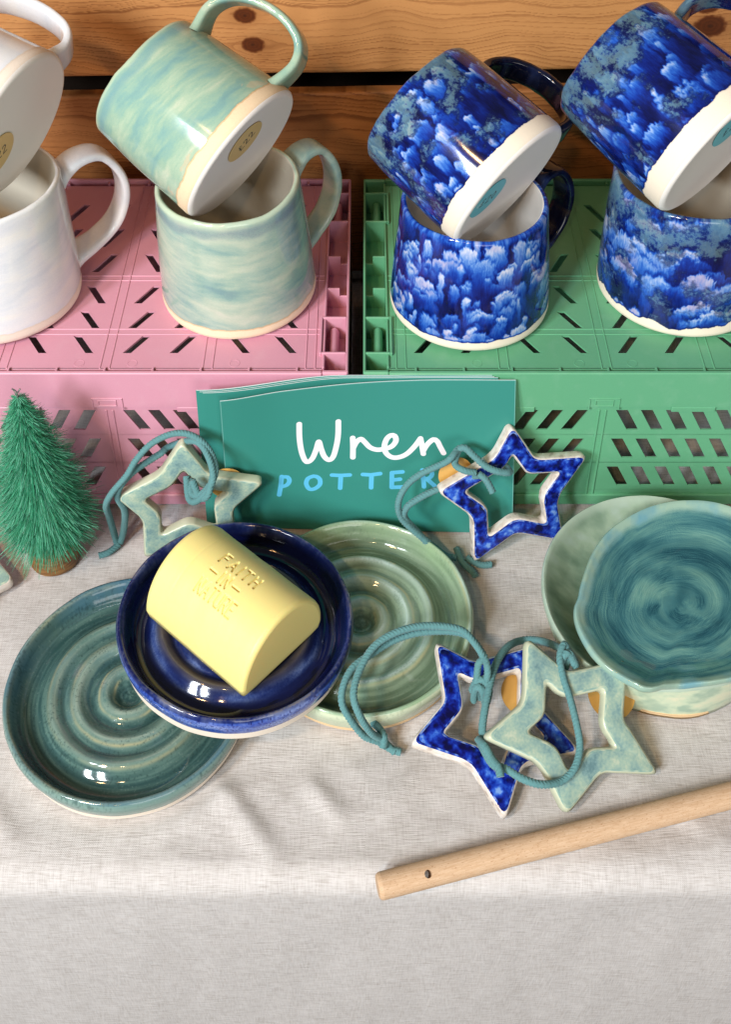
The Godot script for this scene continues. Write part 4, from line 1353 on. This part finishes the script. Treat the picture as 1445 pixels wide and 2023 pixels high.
func ornaments() -> void:
	var blue := textured(paint(512, 512, func(x: int, y: int) -> Color:
		var a := nf.get_noise_2d(x * 0.022, y * 0.022)
		var b := nz.get_noise_2d(x * 0.05 + 40.0, y * 0.05)
		var g := nz.get_noise_2d(x * 0.4, y * 0.4)
		var c := ramp([c8(8, 10, 60), c8(12, 22, 110), c8(22, 50, 160), c8(50, 96, 200), c8(120, 156, 216)], 0.42 + a * 0.9 + b * 0.3 + g * 0.05)
		return Color(c.r, c.g, c.b, 0.09)))
	var aqua := textured(paint(512, 512, func(x: int, y: int) -> Color:
		var a := nf.get_noise_2d(x * 0.014 + 90.0, y * 0.014)
		var g := nf.get_noise_2d(x * 0.12, y * 0.12)
		var c := ramp([c8(96, 128, 132), c8(118, 150, 150), c8(140, 168, 158), c8(158, 180, 162), c8(186, 194, 172)], 0.50 + a * 0.65 + g * 0.25)
		return Color(c.r, c.g, c.b, 0.12)))
	var blue_thin := textured(paint(512, 512, func(x: int, y: int) -> Color:
		var a := nf.get_noise_2d(x * 0.05, y * 0.05 + 30.0)
		var c := ramp([c8(12, 26, 104), c8(30, 62, 158), c8(78, 112, 192), c8(140, 158, 204)], 0.40 + a * 1.1)
		return Color(c.r, c.g, c.b, 0.12)))
	var aqua_thin := textured(paint(256, 256, func(x: int, y: int) -> Color:
		var a := nf.get_noise_2d(x * 0.08, y * 0.08 + 60.0)
		var c := ramp([c8(130, 162, 154), c8(156, 180, 164), c8(190, 198, 172)], 0.45 + a * 1.0)
		return Color(c.r, c.g, c.b, 0.14)))
	var pale := textured(paint(256, 256, func(x: int, y: int) -> Color:
		var a := nf.get_noise_2d(x * 0.04, y * 0.04 + 10.0)
		var c := c8(216, 206, 194).lerp(c8(150, 136, 128), sm(0.12, 0.45, a) * 0.7).lerp(c8(232, 228, 224), sm(0.1, 0.4, -a))
		return Color(c.r, c.g, c.b, 0.3)))
	pale.uv1_triplanar = true
	pale.uv1_scale = Vector3(14, 14, 14)
	var cream := mat(c8(192, 198, 172), 0.22, 0.5)
	var gold := mat(c8(206, 160, 84), 0.42, 0.5)
	var rope := textured(paint(256, 256, func(x: int, y: int) -> Color:
		var a := nz.get_noise_2d((x + y) * 0.10, (x - y) * 0.5)
		var b := nz.get_noise_2d((x - y) * 0.10 + 80.0, (x + y) * 0.5)
		var c := c8(92, 138, 140).lerp(c8(136, 178, 176), sm(0.1, 0.7, maxf(a, b))).lerp(c8(52, 92, 98), sm(0.1, 0.6, -minf(a, b)) * 0.8)
		return Color(c.r, c.g, c.b, 1.0)), 0.1)
	rope.uv1_triplanar = true
	rope.uv1_scale = Vector3(55, 55, 55)
	rope.rim_enabled = true
	rope.rim = 0.3
	var g := "ceramic star ornaments on teal cords"
	var s1 := star("cobalt star leaning on the cards, gold sticker behind its left arm", g, Vector3(0.081, 0.038, -0.4305), Vector3(0.9635, -0.0001, -0.2676), Vector3(-0.0816, 0.9522, -0.2943), [-0.2, 43.0, -11.3, 25.4, -44.2, 12.8, -25.4, -7.6, -26.2, -37.2, -0.9, -24.0, 26.7, -36.8, 24.1, -7.7, 42.8, 14.1, 12.8, 19.0], blue, pale, blue_thin, 0.0062, 0.0092, gold, Vector2(-0.031, 0.0165), 0.0095, 0.001)
	hang(s1, [[[57.9, 60.0, -427.2], [51.5, 62.0, -427.0], [47.1, 62.0, -431.5], [49.0, 66.0, -437.5], [45.1, 66.0, -432.0], [40.9, 62.0, -431.5], [29.4, 56.0, -429.7], [21.7, 50.0, -426.8], [17.5, 42.0, -422.7], [18.8, 32.0, -421.0], [25.1, 24.0, -419.1], [36.7, 12.0, -417.0], [44.8, 4.0, -416.0]],
		[[59.5, 58.0, -426.9], [53.7, 50.0, -432.0], [36.5, 46.0, -426.8], [27.2, 42.0, -424.1], [21.8, 38.0, -422.0], [21.2, 30.0, -421.7], [28.4, 20.0, -419.8], [39.0, 8.0, -415.5], [48.9, 3.0, -416.4]],
		[[48.9, 67.0, -437.1], [52.6, 68.0, -436.7], [57.1, 66.0, -433.0], [63.3, 62.0, -429.5], [70.1, 60.0, -427.7], [76.3, 57.0, -430.3], [73.0, 52.0, -441.0]],
		[[59.2, 60.0, -426.3], [63.0, 58.0, -424.1], [66.7, 53.0, -419.7]],
		[[50.0, 2.5, -423.2], [52.6, 2.0, -414.6], [57.9, 1.4, -408.8], [59.2, 1.4, -406.0]], [[55.2, 2.0, -417.4], [62.1, 1.6, -413.1], [68.6, 1.4, -413.4]]], rope)
	var s2 := star("grey green star standing behind the blue dish, beside the little tree", g, Vector3(-0.0949, 0.0373, -0.4226), Vector3(0.9966, -0.0003, -0.083), Vector3(-0.0144, 0.9844, -0.1755), [0.6, 43.5, -13.6, 21.9, -36.8, 9.7, -24.1, -6.9, -25.8, -33.9, 0.0, -21.0, 25.4, -34.9, 23.6, -4.1, 42.0, 13.1, 13.5, 20.3], aqua, cream, aqua_thin, 0.0062, 0.0096, gold, Vector2(0.0215, 0.009), 0.0098, 0.0006)
	hang(s2, [[[-92.0, 56.0, -425.9], [-90.0, 54.0, -417.8], [-84.0, 58.0, -416.0], [-77.8, 67.0, -419.3], [-78.6, 73.0, -425.0], [-83.1, 80.0, -428.9], [-90.9, 84.0, -431.8], [-100.0, 84.0, -432.2], [-110.4, 80.0, -429.4], [-118.6, 72.0, -425.8], [-124.1, 64.0, -421.8], [-132.2, 54.0, -419.2], [-137.2, 42.0, -420.7], [-138.1, 28.0, -424.6], [-137.9, 8.0, -427.4], [-137.3, 2.0, -426.6]],
		[[-94.1, 58.0, -426.5], [-92.0, 51.5, -417.0], [-86.2, 55.0, -413.7], [-78.7, 66.0, -416.8], [-81.1, 76.0, -424.2], [-88.3, 80.0, -430.9], [-102.7, 68.0, -438.4], [-107.8, 66.0, -435.0], [-112.4, 65.0, -431.9], [-121.4, 63.0, -425.0], [-128.0, 57.0, -420.9], [-131.0, 46.0, -422.5], [-129.2, 32.0, -424.8], [-132.5, 12.0, -427.8], [-135.6, 2.0, -427.0]],
		[[-90.0, 62.0, -420.5], [-86.0, 55.5, -415.0], [-81.0, 60.0, -412.8], [-78.5, 69.0, -420.0]],
		[[-136.0, 2.0, -426.0], [-141.0, 1.5, -421.0], [-146.0, 1.4, -419.0]]], rope)
	var s3 := star("cobalt star lying with one tip on the sage dish, under the pale star", g, Vector3(0.0591, 0.0156, -0.3181), Vector3(0.8111, 0.0314, -0.5841), Vector3(-0.5762, 0.2154, -0.7884), [0.0, 43.7, -13.7, 18.0, -39.3, 12.3, -21.0, -10.7, -22.8, -38.9, 0.0, -24.5, 26.4, -36.3, 23.3, -7.6, 42.7, 13.9, 10.4, 24.5], blue, pale, blue_thin, 0.0058, 0.0092, gold, Vector2(0.023, 0.001), 0.0105, 0.0015)
	hang(s3, [[[55.2, 12.0, -330.0], [53.2, 22.0, -330.2], [54.0, 29.0, -336.5], [56.3, 31.0, -339.4], [51.5, 36.0, -344.9], [44.9, 40.0, -348.5], [29.3, 42.0, -349.0], [15.8, 42.0, -345.9], [4.7, 40.0, -339.9], [-2.4, 37.0, -329.8], [-5.6, 34.0, -318.8], [-2.9, 28.0, -312.1], [2.5, 16.0, -310.2], [7.5, 7.0, -312.4], [9.7, 4.0, -311.6], [14.0, 1.8, -308.2]],
		[[56.2, 18.0, -328.5], [57.4, 23.0, -330.5], [58.2, 30.0, -334.1], [56.0, 31.0, -342.0], [47.6, 33.0, -350.6], [29.5, 35.0, -350.3], [14.8, 35.0, -346.2], [2.6, 34.0, -338.9], [-6.2, 33.0, -332.3], [-10.5, 30.0, -324.7], [-11.0, 26.0, -318.9], [-7.3, 20.0, -314.6], [-0.7, 10.0, -312.0], [6.4, 5.0, -311.8], [11.9, 2.6, -309.8], [16.8, 1.8, -308.4]],
		[[51.0, 17.0, -330.5], [53.0, 23.5, -331.5], [56.5, 25.0, -331.0], [59.0, 21.0, -328.5], [58.0, 14.0, -326.0]],
		[[52.0, 12.0, -328.5], [52.6, 22.0, -329.0], [55.5, 22.6, -327.6], [57.2, 15.0, -325.5]],
		[[3.6, 13.5, -316.4], [6.6, 9.5, -315.6], [8.8, 8.6, -312.0], [8.2, 6.0, -308.0]]], rope)
	var s4 := star("pale mint star lying across the cobalt star, one tip on the teal plate", g, Vector3(0.0968, 0.0226, -0.3108), Vector3(0.8512, 0.0569, -0.5217), Vector3(-0.4752, 0.5055, -0.7202), [0.0, 42.5, -16.2, 19.3, -41.8, 16.3, -23.2, -6.9, -23.9, -30.2, 0.7, -23.6, 25.6, -38.7, 22.9, -10.5, 40.2, 10.1, 10.3, 19.6], aqua, cream, aqua_thin, 0.0058, 0.0106, gold, Vector2(0.029, 0.0), 0.0122, 0.006)
	hang(s4, [[[94.8, 26.0, -334.1], [96.6, 33.0, -338.2], [95.3, 37.0, -342.2], [92.5, 36.0, -336.4], [93.2, 33.0, -327.9], [95.7, 29.0, -319.5], [97.7, 25.0, -309.2], [98.6, 20.0, -301.2], [95.5, 17.0, -293.0], [89.0, 15.0, -287.9], [79.6, 17.5, -285.0], [71.3, 19.0, -286.6], [63.9, 18.0, -291.9], [58.2, 17.0, -294.5], [54.5, 17.0, -301.5], [53.2, 12.0, -309.0]],
		[[100.6, 30.0, -334.8], [97.8, 34.0, -338.4], [93.2, 28.0, -346.7], [87.5, 16.0, -357.9], [79.8, 11.0, -361.5], [70.4, 20.0, -352.1], [63.4, 24.0, -340.8], [59.4, 24.0, -329.9], [56.4, 21.0, -319.3], [54.9, 16.0, -313.0], [55.2, 12.0, -309.9]],
		[[92.6, 31.0, -335.0], [94.6, 36.5, -337.0], [97.6, 36.0, -337.6], [99.6, 31.0, -335.6]],
		[[60.8, 20.0, -287.2], [60.2, 21.0, -291.0], [57.6, 20.0, -295.5], [54.6, 20.0, -302.0], [52.8, 14.0, -308.0]]], rope)
	star("pale aqua star at the left edge, one blunt tip beside the tree's base", g, Vector3(-0.2255, 0.0115, -0.4000), Vector3(0.99, -0.05, 0.02), Vector3(0.02, 0.12, -0.99), [-6.0, 43.0, -14.0, 20.0, -42.0, 14.0, -24.0, -8.0, -26.0, -36.0, -1.0, -24.0, 26.0, -36.0, 26.0, -11.0, 40.0, -1.0, 25.0, 13.5], aqua, pale, aqua_thin, 0.0062, 0.0086, null, Vector2(), 0.0, 0.0)


func tree() -> void:
	var t := thing("bottle_brush_tree", "small green bristle tree on a round wooden base, left of the grey green star", "toy tree", Transform3D(Basis(), Vector3(-0.170, 0, -0.4197)))
	var wood := textured(paint(128, 64, func(x: int, y: int) -> Color:
		var s := nf.get_noise_2d(x * 0.05, y * 0.6)
		var c := c8(150, 108, 56).lerp(c8(96, 62, 28), clampf(0.5 + s, 0.0, 1.0))
		return Color(c.r, c.g, c.b, 0.6)))
	var b := Mb.new()
	var pr := [[0.0, 0.0], [0.0128, 0.0], [0.0134, 0.0006], [0.0134, 0.0142], [0.0128, 0.0150], [0.0, 0.0150]]
	b.grid(48, 5, func(i: int, j: int) -> Vector3:
		var a := TAU * i / 48
		return Vector3(cos(a) * pr[j][0], pr[j][1], sin(a) * pr[j][0]), null, true)
	part("wooden_base", b.build([wood]), t)
	var wire := Mb.new()
	for s in 2:
		var pts := []
		for k in 40:
			var y := 0.014 + k * 0.0029
			var a := y * 900.0 + s * PI
			pts.append(Vector3(cos(a) * 0.0006, y, sin(a) * 0.0006))
		pts.append(Vector3(0.002 * (1.0 - 2.0 * s), 0.1300, 0.0))
		tube(wire, spline(pts, 0.0015), 6, func(_a: float, _d: float) -> float: return 0.00042)
	var steel := mat(c8(150, 150, 146), 0.35)
	steel.metallic = 0.8
	part("twisted_wire", wire.build([steel], Vector3(INF, 0, 0)), t)
	var m := Mb.new()
	for n in 16000:
		var f := pow(rng.randf(), 0.72)
		f = 1.0 - f if n % 3 else rng.randf()
		var y := lerpf(0.0290, 0.1245, f)
		var R := lerpf(0.0278, 0.0046, pow(f, 0.95)) + 0.005 * sin(f * PI) - 0.003 * maxf(0.0, 0.12 - f) / 0.12
		var a := rng.randf() * TAU
		var bump := 1.0 + 0.16 * nz.get_noise_3d(cos(a) * 1.3, f * 6.0, sin(a) * 1.3)
		var crush := nz.get_noise_3d(cos(a) * 2.2 + 4.0, f * 11.0, sin(a) * 2.2)
		var len := R * rng.randf_range(0.70, 1.08) * bump * (0.80 if crush < -0.25 else 1.0)
		if crush < -0.30 and rng.randf() < 0.6:
			continue
		var d := Vector3(cos(a), rng.randf_range(-0.30, 0.20), sin(a)).normalized()
		var droop := rng.randf_range(0.05, 0.42) * len
		var curl := Vector3(rng.randf_range(-1, 1), rng.randf_range(-0.6, 0.6), rng.randf_range(-1, 1)) * len * 0.16
		var side := d.cross(Vector3(rng.randf_range(-0.7, 0.7), 1, rng.randf_range(-0.7, 0.7))).normalized() * 0.00019
		var q := rng.randf()
		var c := Color(0.014, 0.16, 0.075).lerp(Color(0.06, 0.40, 0.22), q * q)
		if rng.randf() < 0.26:
			c = c.lerp(Color(0.16, 0.50, 0.34), 0.7)
		m.tint = c
		var prev := -1
		for k in 5:
			var s := k / 4.0
			var p := Vector3(0, y, 0) + d * len * s + Vector3.DOWN * droop * s * s + curl * s * s
			p.y = maxf(p.y, 0.010)
			var w := side * (1.0 - 0.6 * s)
			var i := m.vert(p - w)
			m.vert(p + w)
			if prev >= 0:
				m.tri(prev, prev + 1, i + 1)
				m.tri(prev, i + 1, i)
			prev = i
	var fibre := mat(Color.WHITE, 0.55, 0.4)
	fibre.vertex_color_use_as_albedo = true
	fibre.backlight_enabled = true
	fibre.backlight = Color(0.05, 0.16, 0.09)
	var br := part("bristles", m.build([fibre], Vector3(INF, 0, 0), true), t)
	br.set_meta("kind", "stuff")


func soap() -> void:
	var e := Vector3(0.7645, -0.0144, 0.6444).normalized()
	var n := Vector3(0.0658, 0.9963, -0.0558).normalized()
	var s := n.cross(e).normalized()
	# own axes: x along the bar, y up, -z towards the upper right of the picture
	var t := thing("soap_bar", "yellow half round bar of soap with stamped words, lying in the cobalt dish", "soap", Transform3D(Basis(e, n, e.cross(n)), Vector3(-0.0648, 0.0330, -0.3572)))
	var R := 0.0290
	var cy := 0.0055
	var amax := PI * 0.5
	var wide := 0.02745
	var high := 0.0306
	var L := 0.0672
	# stamped words
	var per := 9.0   # mask pixels per millimetre
	var w := int(34 * per)
	var h := int(32 * per)
	var k := PackedFloat32Array()
	k.resize(w * h)
	var rr := 0.42 * per
	k = write(k, w, h, "FAITH", Vector2(5.0, 10.2) * per, Vector2(5.4, 6.6) * per, 2.3 * per, rr)
	k = write(k, w, h, "-IN-", Vector2(5.2, 19.4) * per, Vector2(4.6, 6.6) * per, 2.5 * per, rr)
	k = write(k, w, h, "NATURE", Vector2(5.0, 28.9) * per, Vector2(4.6, 7.4) * per, 1.35 * per, rr)
	var cut := func(x: float, arc: float) -> float:
		var px := int((x * 1000.0 + 15.6) * per)
		var py := int((16.0 - 5.6 - arc * 1000.0) * per)
		if px < 1 or py < 1 or px >= w - 1 or py >= h - 1:
			return 0.0
		return (k[py * w + px] * 2.0 + k[py * w + px + 1] + k[py * w + px - 1] + k[(py + 1) * w + px] + k[(py - 1) * w + px]) / 6.0
	var ends := [[0.0, 0.0022], [0.0003, 0.0011], [0.0010, 0.0003], [0.0022, 0.0]]
	var xs := []
	for q in ends:
		xs.append([-L / 2 + q[0], q[1]])
	var nx := 250
	for i in range(1, nx):
		xs.append([lerpf(-L / 2 + 0.0022, L / 2 - 0.0022, float(i) / nx), 0.0])
	for q in 4:
		xs.append([L / 2 - ends[3 - q][0], ends[3 - q][1]])
	var na := 230
	var sec := func(i: int, shrink: float, x: float) -> Vector3:
		# closed section: arc, then the flat underside
		var pinch := 1.0 + 0.010 * nz.get_noise_2d(x * 40.0, 3.0)
		if i <= na:
			var a := lerpf(-amax, amax, float(i) / na)
			var r := -shrink + R * (pinch - 1.0)
			r -= 0.00095 * cut.call(x, -R * a)
			r -= 0.00018 * exp(-pow((x + 0.0205) / 0.0005, 2.0)) * exp(-pow((R * a) / 0.022, 2.0))
			return Vector3(x, cy + cos(a) * (high + r), sin(a) * (wide + r))
		var f := float(i - na - 1) / 10.0
		var z1 := wide * 0.95 - shrink
		return Vector3(x, shrink + (0.0 if f > 0.0 and f < 1.0 else 0.0006), lerpf(z1, -z1, f))
	var m := Mb.new()
	var ns := na + 12
	m.grid(ns, xs.size() - 1, func(i: int, j: int) -> Vector3:
		return sec.call(0 if i == ns else i, xs[j][1], xs[j][0]), null, true)
	for side in [0, xs.size() - 1]:
		var x: float = xs[side][0]
		m.grid(ns, 1, func(i: int, j: int) -> Vector3:
			return Vector3(x, cy * 0.8, 0) if j == 1 else sec.call(0 if i == ns else i, xs[side][1], x), null, true)
		if side == 0:   # caps face the other way round
			var q2: PackedInt32Array = m.idx[0]
			var from := q2.size() - ns * 6
			for z in range(from, q2.size(), 3):
				var sw := q2[z]
				q2[z] = q2[z + 1]
				q2[z + 1] = sw
			m.idx[0] = q2
	var sm_ := mat(c8(236, 219, 140), 0.45, 0.45)
	sm_.subsurf_scatter_enabled = true
	sm_.subsurf_scatter_strength = 0.12
	part("bar", m.build([sm_]), t)


func stick() -> void:
	var a := Vector3(0.0052, 0.0055, -0.2470)
	var b := Vector3(0.2600, 0.0055, -0.3089)
	var d := (b - a).normalized()
	var r := 0.0055
	var wood := StandardMaterial3D.new()
	var tex := paint(1024, 128, func(x: int, y: int) -> Color:
		var s := nf.get_noise_2d(x * 0.012, y * 0.22)
		var s2 := nf.get_noise_2d(x * 0.03 + 40.0, y * 0.6)
		var fl := nz.get_noise_2d(x * 0.055 + 9.0, y * 0.30)
		var c := c8(208, 180, 150).lerp(c8(186, 152, 118), clampf(0.45 + s * 0.8 + s2 * 0.3, 0.0, 1.0))
		c = c.lerp(c8(132, 84, 48), sm(0.40, 0.58, fl) * 0.75)
		c = c.lerp(c8(236, 208, 174), sm(0.3, 0.6, nz.get_noise_2d(x * 0.02, y * 0.5 + 70.0)) * 0.35)
		return Color(c.r, c.g, c.b, 0.62))
	wood = textured(tex, 0.3)
	wood.uv1_triplanar = true
	wood.uv1_scale = Vector3(7.0, 50.0, 50.0)
	var t := CSGCombiner3D.new()
	t.name = numbered("wooden_dowel")
	add_child(t, true)
	tag(t, "plain beech dowel with a drilled hole, lying at the cloth's front edge", "dowel")
	var x := d
	var up := Vector3.UP.slide(x).normalized()
	t.transform = Transform3D(Basis(x, up, x.cross(up)), a)
	var len := a.distance_to(b)
	var body := CSGPolygon3D.new()
	body.name = "rod"
	body.mode = CSGPolygon3D.MODE_SPIN
	body.spin_sides = 96
	body.smooth_faces = false
	body.polygon = PackedVector2Array([Vector2(0, 0), Vector2(r * 0.80, 0.0), Vector2(r * 0.94, 0.0007), Vector2(r, 0.0018), Vector2(r, len * 0.5), Vector2(r, len), Vector2(0, len)])
	body.material = wood
	body.rotation_degrees = Vector3(0, 0, -90)
	t.add_child(body)
	var hole := CSGCylinder3D.new()
	hole.name = "drilled_hole"
	hole.operation = CSGShape3D.OPERATION_SUBTRACTION
	hole.radius = 0.00165
	hole.height = 0.03
	hole.sides = 20
	hole.material = wood
	var at := (Vector3(0.0261, 0.0113, -0.2540) - a).dot(d)
	hole.position = Vector3(at, 0, 0)
	hole.rotation_degrees = Vector3(24, 0, 0)
	t.add_child(hole)
